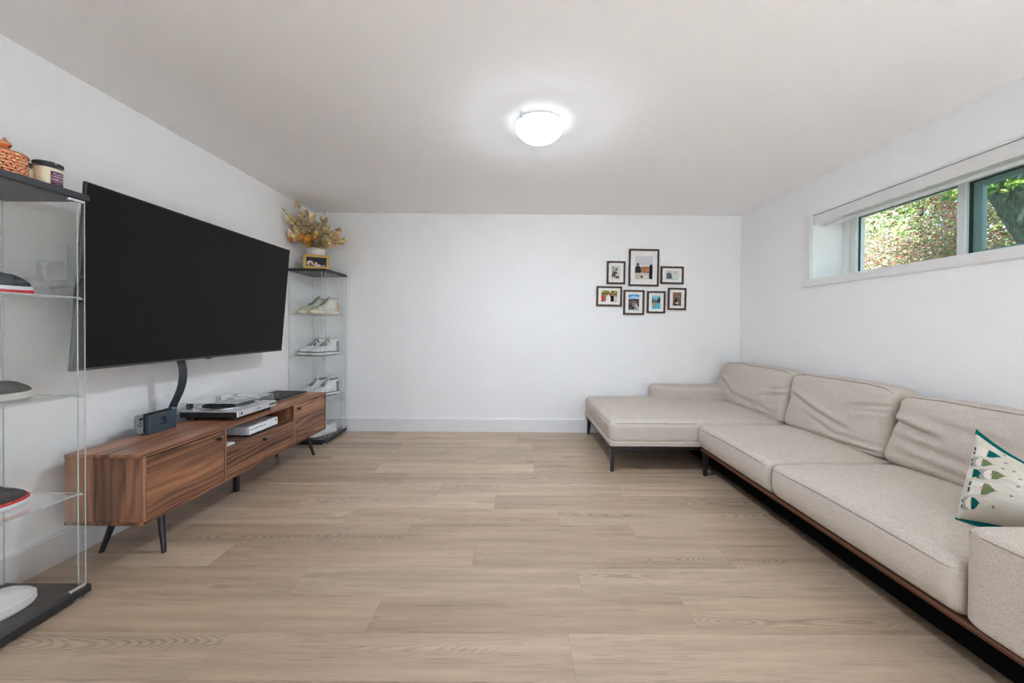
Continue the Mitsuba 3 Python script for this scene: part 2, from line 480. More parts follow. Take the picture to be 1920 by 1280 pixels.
# ceiling lamp
def ceiling_lamp(x, y, label):
    k = thing('ceiling_lamp', label, 'ceiling light')
    put('base_pan', lathe([(0, H), (.135, H), (.135, H - .010), (.128, H - .016), (0, H - .016)], 48), 'mat_trim', k, smooth=35, M=TR(x, y, 0))
    R, dep = .142, .092
    a = np.linspace(0, PI / 2, 14)
    prof = [(R * math.cos(q), H - .022 - dep * math.sin(q)) for q in a]
    prof = [(R - .004, H - .018)] + prof
    prof[-1] = (0, prof[-1][1])
    dome = lathe(prof[::-1], 56)
    dome.apply_translation([x, y, 0])
    n = dome.face_normals
    if n[np.argmin(dome.triangles_center[:, 2])][2] > 0:
        dome.invert()
    low = dome.triangles_center[:, 2] < H - .022 - dep * .62
    for nm, sel, rad in (('glass_shade', low, LAMP_RADIANCE), ('glass_rim', ~low, LAMP_RADIANCE * .028)):
        part = dome.submesh([np.nonzero(sel)[0]], append=True, repair=False)
        kk = put(nm, part, 'mat_vc', k, smooth=True, color=np.array([.8, .8, .8]))
        scene[kk]['emitter'] = {'type': 'area', 'radiance': {'type': 'rgb', 'value': [rad * q for q in (.89, 1.0, 1.155)]}}
    for a in (-2.72, .42, 1.4):
        c = np.array([x + (R + .001) * math.cos(a + .35), y + (R + .001) * math.sin(a + .35), H - .022])
        put('clip', cbox([-.007, -.008, -.012], [.009, .008, .022], .003), 'mat_silver', k, M=TR(*c) @ RZ(a + .35))


ceiling_lamp(.13, 2.135, 'round white glass dome light on the ceiling')
#SECOND_LAMP

# ------------------------------------------------------------------ glass display cabinets
CB = {}


def glass_panel(name, parent, o, du, dz, nrm, th=.004):
    """An upright pane: corner o, horizontal edge vector du, height dz; its cut edges are a sub-part with the thickness."""
    o, du, nrm = np.asarray(o, float), np.asarray(du, float), np.asarray(nrm, float) * th / 2
    z = np.array([0, 0, dz])
    p = put(name, quad(o, o + du, o + du + z, o + z), 'mat_glass', parent)
    e = du / np.linalg.norm(du) * .0015
    strips = [hull([o + s * nrm + q for s in (-1, 1) for q in (np.zeros(3), e, z, z + e)]),
              hull([o + du + s * nrm - q for s in (-1, 1) for q in (np.zeros(3), e, -z, e - z)])]
    put('glass_edge', strips, 'mat_glass_edge', p)
    return p


def cabinet(x0, y0, zt, label):
    """Wall side at x0, near side at y0; the door faces +x and is hinged at its far end."""
    k = thing('display_cabinet', label, 'display cabinet', 'tall glass display cabinets against the left wall')
    W, L = .358, .428
    x1, y1 = x0 + W, y0 + L
    zb = .045
    put('base', [cbox([x0, y0, .014], [x1, y1, zb], .002)], 'mat_black_board', k)
    for (fx, fy) in ((x0 + .03, y0 + .03), (x1 - .03, y0 + .03), (x0 + .03, y1 - .03), (x1 - .03, y1 - .03)):
        put('foot', cyl([fx, fy, 0], [fx, fy, .014], .014, n=16), 'mat_silver', k, smooth=40)
    put('top_panel', cbox([x0, y0, zt - .026], [x1, y1, zt], .002), 'mat_black_board', k)
    i, h0, h = .010, zb, zt - .026 - zb
    glass_panel('back_pane', k, [x0 + i, y0 + i, h0], [0, L - 2 * i, 0], h, [1, 0, 0])
    glass_panel('side_pane', k, [x0 + i, y0 + i, h0], [W - 2 * i - .032, 0, 0], h, [0, 1, 0])
    glass_panel('side_pane', k, [x0 + i, y1 - i, h0], [W - 2 * i - .032, 0, 0], h, [0, 1, 0])
    d = glass_panel('door', k, [x1 - i, y0 + i, h0 + .004], [0, L - 2 * i - .002, 0], h - .008, [1, 0, 0])
    for z in (h0 + .007, zt - .026 - .007):
        put('hinge', cbox([x1 - i - .007, y1 - i - .058, z - .006], [x1 - i + .006, y1 - i - .004, z + .006], .002), 'mat_silver', d)
    put('catch', cbox([x1 - i - .008, y0 + i + .002, h0], [x1 - i + .006, y0 + i + .024, h0 + .022], .003), 'mat_black_metal', d)
    for z in (.43, .83, 1.23):
        a, b, c, e = x0 + i + .006, x1 - i - .012, y0 + i + .006, y1 - i - .006
        s = put('shelf', quad([a, c, z], [b, c, z], [b, e, z], [a, e, z]), 'mat_glass', k)
        put('glass_edge', [box([a, c, z - .005], [b, c + .0015, z - .0003]), box([a, e - .0015, z - .005], [b, e, z - .0003]),
                           box([b - .0015, c, z - .005], [b, e, z - .0003]), box([a, c, z - .005], [a + .0015, e, z - .0003])], 'mat_glass_edge', s)
        for (cx, cy2) in ((a, c), (a, e), (b, c), (b, e)):
            sg = 1 if cx == a else -1
            put('shelf_support', [cyl([cx - sg * .006, cy2, z - .008], [cx + sg * .018, cy2, z - .008], .0028, n=10)], 'mat_silver', s, smooth=40)
    CB[k] = (x0, y0, x1, y1)
    return k


cabinet(-2.112, 1.074, 1.647, 'tall glass display cabinet with black top nearest the camera')
cabinet(-2.140, 3.404, 1.655, 'tall glass display cabinet with black top in the far corner')

# ------------------------------------------------------------------ media console
st = thing('media_console', 'long low walnut media console with black tapered legs', 'tv stand')
X0, X1, Y0, Y1, Z0, Z1 = -2.062, -1.700, 1.657, 3.258, .197, .523
bt = .016
put_wood('top_panel', [X0, Y0, Z1 - bt], [X1, Y1, Z1], 1, st)
put_wood('bottom_panel', [X0, Y0, Z0], [X1, Y1, Z0 + bt], 1, st)
put_wood('end_panel', [X0 + .002, Y0 + .001, Z0 + bt], [X1, Y0 + bt, Z1 - bt], 2, st)
put_wood('end_panel', [X0 + .002, Y1 - bt, Z0 + bt], [X1, Y1 - .001, Z1 - bt], 2, st)
put_wood('divider', [X0 + .006, 2.124, Z0 + bt], [X1, 2.140, Z1 - bt], 2, st)
put_wood('divider', [X0 + .006, 2.784, Z0 + bt], [X1, 2.800, Z1 - bt], 2, st)
put_wood('niche_shelf', [X0 + .006, 2.140, .372], [X1 - .022, 2.784, .388], 1, st)
put_wood('back_panel', [X0 + .001, Y0 + bt, Z0 + bt], [X0 + .006, Y1 - bt, Z1 - bt], 1, st)
g = .0025


def knob(x, y, z, parent):
    prof = [(0, 0), (.005, 0), (.0045, .006), (.0055, .011), (.0105, .015), (.0115, .019), (.0095, .024), (.004, .0265), (0, .027)]
    m = lathe(prof, 24)
    m.apply_transform(TR(x, y, z) @ RY(PI / 2))
    put('knob', m, 'mat_black_metal', parent, smooth=40)


for (nm, a, b, za, zb, kn) in (('door', Y0 + bt, 2.124, Z0 + bt, Z1 - bt, (2.070, .470)), ('drawer', 2.140, 2.784, Z0 + bt, .390, (2.447, .352)), ('door', 2.800, Y1 - bt, Z0 + bt, Z1 - bt, (2.832, .474))):
    d = put_wood(nm, [X1 - .019, a + g, za + g], [X1 - .002, b - g, zb - (g if nm == 'drawer' else .005)], 1, st)
    knob(X1 - .002, kn[0], kn[1], d)


def leg(top, bot, r0=.017, r1=.0095, parent=st):
    top, bot = np.array(top), np.array(bot)
    k = put('leg', cyl(top, bot + (top - bot) * .03, r0, r1, 24), 'mat_black_metal', parent, smooth=40)
    put('leg_tip', cyl(bot + (top - bot) * .03, bot, r1 * 1.02, r1 * .9, 16), 'mat_black_metal', k, smooth=40)


leg((-1.775, 1.815, Z0), (-1.722, 1.779, 0))
leg((-1.985, 1.815, Z0), (-2.028, 1.777, 0))
leg((-1.790, 3.10, Z0), (-1.742, 3.137, 0))
leg((-1.985, 3.05, Z0), (-2.036, 3.092, 0))
put('leg', hull([(-1.876 + sx_ * a, 2.440 + sy_ * a, z) for sx_ in (-1, 1) for sy_ in (-1, 1) for a, z in ((.014, Z0), (.013, 0.0))]), 'mat_black_metal', st, label='square black middle leg')

# ------------------------------------------------------------------ television
tv = thing('television', 'large wall-mounted black flat television above the walnut console', 'television')
ty0, ty1, tz0, tz1 = 1.570, 2.980, .913, 1.737
tw, th = ty1 - ty0, tz1 - tz0
tilt = math.atan2(.068, th)
MT = TR(-1.920, (ty0 + ty1) / 2, tz0) @ RY(tilt)      # local: x out of the screen, y along, z up
put('panel', cbox([-.016, -tw / 2, 0], [0, tw / 2, th], .003), 'mat_black_metal', tv, M=MT)
put('screen', cbox([-.004, -tw / 2 + .006, .012], [.0006, tw / 2 - .006, th - .006], .0004), 'mat_screen', tv, M=MT)
put('lower_bezel', cbox([-.004, -tw / 2 + .002, .0005], [.0015, tw / 2 - .002, .0095], .0008), 'mat_vc', tv, color=lin(70), M=MT)
put('back_housing', hull([(-.016, s * (tw / 2 - .04), z) for s in (-1, 1) for z in (.02, .52)] + [(-.055, s * (tw / 2 - .09), z) for s in (-1, 1) for z in (.03, .46)]), 'mat_black_board', tv, M=MT)
put('wall_mount', [box([-2.1445, 2.02, 1.12], [-2.13, 2.54, 1.5]), box([-2.131, 2.16, 1.26], [-1.93, 2.22, 1.34]), box([-2.131, 2.34, 1.26], [-1.93, 2.40, 1.34])], 'mat_black_metal', tv)
put('infrared_window', cbox([-.01, -.02, -.006], [.001, .02, .001], .002), 'mat_black_metal', tv, M=MT)

cs = tag(put('cable_sleeve', tube(spline([(-1.99, 2.128, .96), (-1.962, 2.133, .898), (-1.975, 2.147, .755), (-2.00, 2.150, .695), (-2.035, 2.162, .643), (-2.07, 2.185, .59), (-2.10, 2.19, .51), (-2.105, 2.19, .42)], 40), .0075, 14, flat=((.25, 1, 0), 3.0)),
              'mat_vc', smooth=50, color=lin(50, 56, 63)), 'dark navy cable sleeve hanging from the television to behind the console', 'cable')


# ------------------------------------------------------------------ things on and in the console
SZ = Z1
# game console in its dock
gc = thing('game_console', 'small dark handheld game console standing in its dock', 'game console')
MD = TR(-2.006, 2.037, SZ) @ RZ(math.radians(3))       # local: x out to the room, y to the far end, z up
dk = lin(60, 72, 82)
shell = put('dock', [cbox([.004, -.083, 0], [.030, .083, .103], .003), cbox([-.028, -.083, 0], [-.016, .083, .098], .003), cbox([-.028, -.083, 0], [.03, .083, .018], .003)], 'mat_vc', gc, color=dk, M=MD)
put('tablet', cbox([-.011, -.086, .014], [.002, .086, .113], .003), 'mat_black_board', gc, M=MD)
for sgn, col, nm in ((-1, lin(128, 132, 136), 'gray left controller'), (1, lin(92, 120, 142), 'blue gray right controller')):
    sh = Polygon([(0, .012), (.018, .012), (.030, .018), (.0355, .03), (.0355, .095), (.030, .107), (.018, .113), (0, .113)])
    m = extr(sh, .0135)
    m.apply_transform(np.array([[0, 0, 1, -.0115], [1, 0, 0, 0], [0, 1, 0, 0], [0, 0, 0, 1.]]))
    if sgn < 0:
        m.apply_transform(np.diag([1, -1, 1, 1.]))
        m.invert()
    m.apply_translation([0, sgn * .0865, 0])
    jc = put('controller', m, 'mat_vc', gc, color=col, M=MD, label=nm)
    yc = sgn * .104
    zs, zb = (.092, .062) if sgn < 0 else (.058, .088)
    put('thumbstick', [cyl([.002, yc, zs], [.008, yc, zs], .005, n=16), cyl([.008, yc, zs], [.011, yc, zs], .0075, n=16)], 'mat_black_metal', jc, smooth=40, M=MD)
    for a, b in ((0, .009), (0, -.009), (.009, 0), (-.009, 0)):
        put('button', cyl([.002, yc + a, zb + b], [.0042, yc + a, zb + b], .0032, n=12), 'mat_black_metal', jc, smooth=40, M=MD)
    put('trigger', cbox([-.018, min(sgn * .088, sgn * .114), .098], [-.008, max(sgn * .088, sgn * .114), .111], .004), 'mat_black_metal', jc, M=MD)
# emblem and lettering on the dock's face
lk = lin(20, 26, 34)
MF = MD @ TR(.0301, .004, 0) @ np.array([[0, 0, 1, 0], [1, 0, 0, 0], [0, 1, 0, 0], [0, 0, 0, 1.]])
lh = sbox(-.0115, 0, -.0014, .026).buffer(.001)
left = Polygon([(-.0125, .005), (-.0125, .021), (-.011, .0245), (-.0075, .026), (-.0015, .026), (-.0015, 0), (-.0075, 0), (-.011, .0015)])
lo = left.difference(left.buffer(-.0022)).union(Point(-.0072, .0185).buffer(.0026))
right = Polygon([(.0125, .005), (.0125, .021), (.011, .0245), (.0075, .026), (.0015, .026), (.0015, 0), (.0075, 0), (.011, .0015)]).difference(Point(.0075, .0125).buffer(.003))
em = [extr(lo, .0008), extr(right, .0008)]
for m in em:
    m.apply_translation([0, .056, 0])
put('emblem', em, 'mat_vc', shell, color=lk, M=MF)
tx = meshkit.text_mesh('SWITCH', .0075, .0008, bold=True)
tx.apply_translation([-tx.bounds[:, 0].mean(), .0405, 0])
put('lettering', tx, 'mat_vc', shell, color=lk, M=MF)

# turntable
tt = thing('turntable', 'silver and black turntable under a clear dust cover', 'record player')
tx0, tx1, tya, tyb = -2.085, -1.728, 2.250, 2.612
put('plinth', cbox([tx0, tya, SZ + .020], [tx1, tyb, SZ + .052], .004), 'mat_black_board', tt)
put('underbody', hull([(x, y, z) for z, i in ((SZ + .010, .035), (SZ + .021, .004)) for x in (tx0 + i, tx1 - i) for y in (tya + i, tyb - i)]), 'mat_black_metal', tt)
put('top_plate', cbox([tx0, tya, SZ + .052], [tx1, tyb, SZ + .060], .002), 'mat_vc_gloss', tt, color=lin(176, 176, 178))
put('front_panel', cbox([tx1 - .001, tya, SZ + .022], [tx1 + .005, tyb, SZ + .060], .002), 'mat_silver', tt)
for (fx, fy) in ((tx0 + .045, tya + .045), (tx1 - .04, tya + .04), (tx0 + .045, tyb - .045), (tx1 - .04, tyb - .04)):
    put('foot', cyl([fx, fy, SZ], [fx, fy, SZ + .021], .027, n=24), 'mat_black_metal', tt, smooth=40)
pc = (tx0 + .185, tya + .160)
pl = put('platter', lathe([(0, SZ + .060), (.146, SZ + .060), (.150, SZ + .064), (.150, SZ + .071), (.147, SZ + .074), (0, SZ + .074)], 64), 'mat_silver', tt, smooth=35, M=TR(*pc))
put('slip_mat', lathe([(0, SZ + .074), (.138, SZ + .074), (.138, SZ + .077), (0, SZ + .077)], 64), 'mat_vc_matte', pl, smooth=30, color=lin(48), M=TR(*pc))
put('spindle', cyl([*pc, SZ + .077], [*pc, SZ + .087], .0035, n=12), 'mat_silver', pl, smooth=40)
ta = np.array([tx0 + .070, tyb - .045, 0])
arm = put('tonearm', [tube(spline([ta + [0, .03, SZ + .09], ta + [0, 0, SZ + .092], ta + [.10, .004, SZ + .088], ta + [.19, -.006, SZ + .084], ta + [.225, -.03, SZ + .080]], 24), .0045, 10)], 'mat_silver', tt, smooth=40)
put('pivot', [cyl(ta + [0, 0, SZ + .06], ta + [0, 0, SZ + .082], .022, n=24), cyl(ta + [0, .022, SZ + .09], ta + [0, .045, SZ + .09], .012, n=20)], 'mat_vc', arm, smooth=40, color=lin(90))
put('headshell', cbox([-.012, -.008, -.006], [.014, .008, .004], .002), 'mat_black_metal', arm, M=TR(*(ta + [.232, -.036, SZ + .079])) @ RZ(-.7))
put('pitch_knob', cyl([tx0 + .05, tya + .05, SZ + .06], [tx0 + .05, tya + .05, SZ + .070], .013, n=20), 'mat_silver', tt, smooth=40)
for fy in (tya + .035, tyb - .060, tyb - .038, tyb - .016):
    put('button', cyl([tx1 + .004, fy, SZ + .042], [tx1 + .0075, fy, SZ + .042], .0075 if fy > tya + .1 else .006, n=16), 'mat_black_metal', tt, smooth=40)
put('logo_plate', cbox([tx1 + .0045, tya + .165, SZ + .040], [tx1 + .0058, tya + .205, SZ + .043], .0004), 'mat_black_metal', tt)
# dust cover: five clear sheets with visible edges
cx0, cx1, cya, cyb, cza, czb = tx0 + .005, tx1 - .008, tya + .005, tyb - .012, SZ + .061, SZ + .108
cov = [quad([cx0, cya, czb], [cx1, cya, czb], [cx1, cyb, czb], [cx0, cyb, czb]), quad([cx0, cya, cza], [cx1, cya, cza], [cx1, cya, czb], [cx0, cya, czb]),
       quad([cx0, cyb, cza], [cx1, cyb, cza], [cx1, cyb, czb], [cx0, cyb, czb]), quad([cx1, cya, cza], [cx1, cyb, cza], [cx1, cyb, czb], [cx1, cya, czb]),
       quad([cx0, cya, cza], [cx0, cyb, cza], [cx0, cyb, czb], [cx0, cya, czb])]
dc = put('dust_cover', cov, 'mat_glass', tt)
q8 = [(cx0, cya), (cx1, cya), (cx1, cyb), (cx0, cyb)]
eds = []
for i in range(4):
    a, b = q8[i], q8[(i + 1) % 4]
    eds += [cyl([*a, czb], [*b, czb], .0011, n=6), cyl([*a, cza], [*a, czb], .0011, n=6)]
put('cover_edge', eds, 'mat_glass_edge', dc)
put('cover_hinge', [cbox([cx0 - .006, y - .018, cza], [cx0 + .012, y + .018, czb - .012], .003) for y in (cya + .06, cyb - .06)], 'mat_black_metal', dc)

# closed laptop
lp = thing('laptop', 'closed black laptop with a silver underside beside the turntable', 'laptop')
ML = TR(-1.975, 3.01, SZ) @ RZ(math.radians(-1.5))
put('base', cbox([-.125, -.172, .003], [.140, .178, .014], .004), 'mat_silver', lp, M=ML)
put('lid', cbox([-.128, -.175, .014], [.143, .181, .025], .005), 'mat_vc', lp, color=lin(36), M=ML)
for a, b in ((-.1, -.14), (.11, -.14), (-.1, .15), (.11, .15)):
    put('foot', cyl([a, b, 0], [a, b, .004], .008, n=12), 'mat_black_metal', lp, M=ML)
put('emblem', lathe([(0, .025), (.011, .025), (.011, .0254), (0, .0254)], 20), 'mat_silver', lp, M=ML)

# white console in the niche
gb = thing('game_console', 'white flat game console box with black disc slot inside the niche', 'game console')
NZ = .388
gx0, gx1, gy0, gy1 = -1.985, -1.742, 2.375, 2.660
put('base', cbox([gx0 + .004, gy0 + .004, NZ], [gx1 - .004, gy1 - .004, NZ + .010], .002), 'mat_black_metal', gb)
put('case', cbox([gx0, gy0, NZ + .010], [gx1, gy1, NZ + .064], .002), 'mat_vc', gb, color=lin(238, 242, 244))
put('disc_slot', box([gx1 - .001, gy0 - .0002, NZ + .040], [gx1 + .0006, gy0 + .155, NZ + .0435]), 'mat_black_metal', gb)
put('power_button', cyl([gx1 - .001, gy1 - .022, NZ + .048], [gx1 + .001, gy1 - .022, NZ + .048], .006, n=20), 'mat_vc', gb, smooth=40, color=lin(60))
put('vent_slat', [box([gx0 + .02 + i * .009, gy0 - .0012, NZ + .014], [gx0 + .025 + i * .009, gy0 + .0005, NZ + .060]) for i in range(23)], 'mat_vc', gb, color=lin(205, 210, 215), kind='stuff')
wb = thing('game_case', 'small white flat case on the niche shelf next to the left divider', 'case')
put('cover', cbox([-1.86, 2.144, NZ], [-1.728, 2.235, NZ + .014], .002), 'mat_vc', wb, color=lin(232))
put('page_edge', box([-1.855, 2.150, NZ + .004], [-1.7275, 2.2355, NZ + .010]), 'mat_vc', wb, color=lin(200))


# ------------------------------------------------------------------ shoes
def shoe(name, label, M, L=.295, high=False, cols=None, group=None, toe_cap=True, laces=True, heel_patch=True, mirror=False, sole_h=.030, mid_line=None, side_patch=True, out_h=.009):
    c = {k: lin(*v) for k, v in cols.items()}
    k = thing(name, label, 'shoe', group)
    if mirror:
        M = M @ np.diag([1, -1, 1, 1.])
    W = .104

    def half_w(s):                                     # outline half widths at s in 0..1 heel to toe
        a = np.interp(s, [0, .02, .06, .15, .3, .45, .6, .72, 1], [.18, .38, .56, .70, .72, .74, .88, .96, .96])
        return W / 2 * a * np.sqrt(np.clip(1 - np.clip((s - .72) / .28, 0, 1) ** 2.5, .002, 1))

    def centre(s):
        return .010 * np.sin((s - .35) * PI * 1.1) * (s > .35)

    S = np.r_[0, .008, .02, np.linspace(.045, .90, 25), .925, .945, .962, .975, .985, .992, .997, 1.0]

    def loft(z0, z1, grow, taper=1.0):
        rows = []
        for z, gq in ((z0, grow * taper), (z0 + .3 * (z1 - z0), grow), (z1, grow * .985)):
            lo_ = np.stack([S * L + (gq - 1) * (S - .5) * .22, centre(S) - half_w(S) * gq, z + np.zeros_like(S)], 1)
            up = np.stack([S * L + (gq - 1) * (S - .5) * .22, centre(S) + half_w(S) * gq, z + np.zeros_like(S)], 1)
            ring = np.vstack([lo_, up[::-1]])
            ring[:, 2] += .005 * np.clip((ring[:, 0] / L - .78) / .22, 0, 1) ** 2
            rows.append(ring)
        P = np.array(rows)
        m = grid_mesh(P, True)
        v = np.array(m.vertices)
        n = P.shape[1]
        f = list(map(list, m.faces))
        half = n // 2
        for base, flip in ((0, True), ((len(rows) - 1) * n, False)):
            for i in range(half - 1):
                a, b, c_, d = base + i, base + i + 1, base + n - 2 - i, base + n - 1 - i
                q = [[a, b, c_], [a, c_, d]]
                f += [t_[::-1] for t_ in q] if flip else q
        return trimesh.Trimesh(v, np.array(f), process=False)

    flip = mirror

    def add(nm, m, mat, col, parent=k, smooth=35):
        m = m.copy()
        m.apply_transform(M)
        if flip:
            m.invert()
        return put(nm, m, mat, parent, smooth=smooth, color=col)

    so = add('sole', loft(.008, sole_h, 1.03), 'mat_vc', c['mid'])
    add('outsole', loft(0, out_h, 1.0 if out_h < .01 else 1.05, .97), 'mat_vc', c['out'], so)
    if mid_line:
        add('sole_band', loft(sole_h - .007, sole_h + .004, 1.035), 'mat_vc', c[mid_line], so)
    top = (lambda s: np.interp(s, [0, .04, .12, .24, .34, .42, .52, .65, .78, .88, .95, 1], [.142, .166, .164, .160, .166, .150, .116, .090, .074, .066, .056, .040])) if high else \
          (lambda s: np.interp(s, [0, .04, .12, .20, .30, .40, .50, .62, .75, .86, .95, 1], [.082, .092, .084, .074, .076, .096, .096, .088, .077, .070, .059, .040]))
    top0 = top
    top = lambda s: top0(min(s, .93)) if s < .80 else sole_h + (max(top0(min(s, .93)), sole_h + .022) - sole_h) * math.sqrt(max(0.0, 1 - (max(0, s - .80) / .2) ** 2.6))  # noqa: E731
    A = np.linspace(0, PI, 25)

    def upper_pts(S_, A_, off=0.0):
        P = np.zeros((len(S_), len(A_), 3))
        for i, s in enumerate(S_):
            hw, ht = max(half_w(s) * .97 + off, .002), top(s) - sole_h + .006 + off
            e = np.interp(s, [0, .35, .6, 1], [.42, .5, .75, .9])
            narrow = np.interp(s, [0, .1, .35, .6, 1], [.30, .34, .36, .1, 0])
            cz = np.abs(np.sin(A_)) ** e
            cx = np.sign(np.cos(A_)) * np.abs(np.cos(A_)) ** (e * .9)
            P[i, :, 0] = s * L * .985 + .002
            P[i, :, 1] = centre(s) + hw * cx * (1 - narrow * cz)
            P[i, :, 2] = sole_h - .006 + ht * cz + .004 * max(0, (s - .8) / .2) ** 2 * (1 - cz)
        return P

    up = grid_mesh(upper_pts(S, A))
    u = add('upper', trimesh.Trimesh(up.vertices, up.faces[:, ::-1], process=False), 'mat_vc', c['upper'], k, True)

    def patch(nm, s0, s1, a0, a1, col, off=.0018, both=True, parent=u):
        parts = []
        for sg in ((0, 1) if both else (0,)):
            aa = np.linspace(a0, a1, 9)
            if sg:
                aa = PI - aa
            P1 = upper_pts(np.linspace(s0, s1, 12), aa, off)
            P0 = upper_pts(np.linspace(s0, s1, 12), aa, -.002)
            ring = np.concatenate([P1, P0[:, ::-1]], 1)
            m = grid_mesh(ring, True)
            parts.append(m)
        mm = trimesh.util.concatenate(parts)
        add(nm, mm, 'mat_vc', col, parent, 40)

    if toe_cap:
        patch('toe_cap', .80, .995, 0, PI / 2, c['toe'])
    if heel_patch:
        patch('heel_tab', .0, .13, .0, .55, c['heel'])
    if side_patch:
        patch('side_panel', .22, .50, .10, .62, c['side'])
    if 'band' in c:
        patch('collar_band', .03, .36, .86, 1.16, c['band'])
    if 'eyelet' in c:
        patch('eyelet_wing', .47, .56, .62, .98, c['eyelet'])
        patch('eyelet_wing', .36, .42, .62, .95, c['eyelet'])
    # collar lining: dark opening at the ankle
    s_end = .33 if high else .36
    ss = np.linspace(.035, s_end, 12)
    ring = np.concatenate([upper_pts(ss, np.array([1.15]), .001)[:, 0], upper_pts(ss[::-1], np.array([PI - 1.15]), .001)[:, 0]])
    zc = ring[:, 2].copy()
    ctr = ring.mean(0)
    inner = ring + (ctr - ring) * .16
    inner[:, 2] = zc + .004
    mid = ring + (ctr - ring) * .22
    mid[:, 2] = zc - .012
    deep = ring + (ctr - ring) * .95
    deep[:, 2] = zc.min() - .02
    col = grid_mesh(np.array([ring + [0, 0, -.004], ring * [1, 1, 1] + [0, 0, .004], inner, mid, deep]), True)
    add('collar', col, 'mat_vc_matte', c['lining'], u, 60)
    s_t0, s_t1 = (.36, .64) if high else (.40, .64)
    tp = np.linspace(s_t0 - .03, s_t1, 10)
    P1 = upper_pts(tp, np.linspace(1.12, PI - 1.12, 7), .003)
    P1[:3, :, 2] += np.array([.016, .010, .004])[:, None]
    ring = np.concatenate([P1, P1[:, ::-1] - [0, 0, .006]], 1)
    tg = add('tongue', grid_mesh(ring, True), 'mat_vc', c['tongue'], u, 40)
    if laces:
        lc = []
        sl = np.linspace(s_t0 + .01, s_t1 - .02, 6)
        for i, s in enumerate(sl):
            a = upper_pts(np.array([s]), np.array([1.02, 1.25, PI / 2, PI - 1.25, PI - 1.02]), .0055)[0]
            lc.append(tube(a, .0028, 6))
            if i < 5:
                b = upper_pts(np.array([sl[i + 1]]), np.array([PI - 1.02]), .0055)[0, 0]
                mdp = (a[0] + b) / 2 + [0, 0, .003]
                lc.append(tube([a[0], mdp, b], .0026, 6))
        add('laces', trimesh.util.concatenate(lc), 'mat_vc_matte', c['lace'], tg, 40)
    return k


def place(x, y, z, ang, s=1.0):
    return TR(x, y, z) @ RZ(math.radians(ang)) @ np.diag([s, s, s, 1.])


def toe_at(x, y, z, ang, L=.295):
    """Transform that puts the toe tip at (x, y)."""
    a = math.radians(ang)
    return place(x - L * math.cos(a), y - L * math.sin(a), z, ang)


bred = dict(mid=(225, 228, 232), out=(190, 40, 50), upper=(34, 40, 46), toe=(40, 46, 53), heel=(40, 44, 50), side=(58, 64, 72), lining=(30, 30, 32), tongue=(38, 42, 46), lace=(28, 30, 32), red=(196, 38, 50))
gray = dict(mid=(196, 194, 190), out=(150, 148, 146), upper=(72, 70, 68), toe=(66, 64, 62), heel=(90, 88, 85), side=(120, 118, 114), lining=(50, 50, 50), tongue=(175, 172, 168), lace=(60, 60, 60))
blk = dict(red=(196, 38, 44), mid=(222, 226, 232), out=(200, 202, 206), upper=(34, 38, 44), toe=(32, 36, 42), heel=(30, 32, 36), side=(46, 50, 56), lining=(30, 30, 32), tongue=(34, 36, 40), lace=(28, 28, 30))
wht = dict(mid=(232, 231, 229), out=(214, 212, 208), upper=(222, 221, 219), toe=(228, 227, 225), heel=(215, 214, 212), side=(225, 224, 222), lining=(190, 190, 190), tongue=(220, 219, 217), lace=(205, 204, 202))
cream = dict(mid=(222, 218, 200), out=(196, 172, 130), upper=(204, 203, 188), toe=(200, 190, 160), heel=(190, 166, 110), side=(218, 218, 206), lining=(120, 122, 100), tongue=(168, 174, 152), lace=(74, 84, 66))
cem = dict(eyelet=(70, 72, 76), mid=(222, 222, 222), out=(120, 120, 122), upper=(226, 226, 226), toe=(230, 230, 230), heel=(110, 112, 116), side=(214, 214, 214), lining=(150, 150, 150), tongue=(200, 200, 200), lace=(60, 60, 62), dark=(78, 80, 84))
con = dict(band=(78, 80, 84), mid=(230, 230, 230), out=(90, 92, 94), upper=(226, 227, 228), toe=(232, 232, 232), heel=(84, 86, 90), side=(232, 232, 232), lining=(60, 62, 66), tongue=(205, 206, 208), lace=(24, 24, 26), dark=(84, 86, 90))

NZS = {1: 1.231, 2: .831, 3: .431}
shoe('sneaker', 'black sneaker with white and red sole on the top shelf of the near cabinet', toe_at(-1.885, 1.418, NZS[1], 84), cols=bred, sole_h=.028, out_h=.014)
shoe('sneaker', 'dark gray sneaker with pale sole on the middle shelf of the near cabinet', toe_at(-1.885, 1.418, NZS[2], 84), cols=gray, sole_h=.032)
shoe('sneaker', 'black sneaker with red stripe on the lowest glass shelf of the near cabinet, in front', toe_at(-1.895, 1.412, NZS[3], 84), cols=blk, sole_h=.026, mid_line='red')
shoe('sneaker', 'black sneaker behind the red-striped one on the lowest glass shelf of the near cabinet', toe_at(-2.022, 1.435, NZS[3], 88), cols=blk, sole_h=.026, mid_line='red', mirror=True)
shoe('sneaker', 'white low sneaker on the black base of the near cabinet', toe_at(-1.880, 1.405, .046, 82) @ np.diag([1.05, 1.12, 1.12, 1.]), cols=wht, sole_h=.030, toe_cap=False)

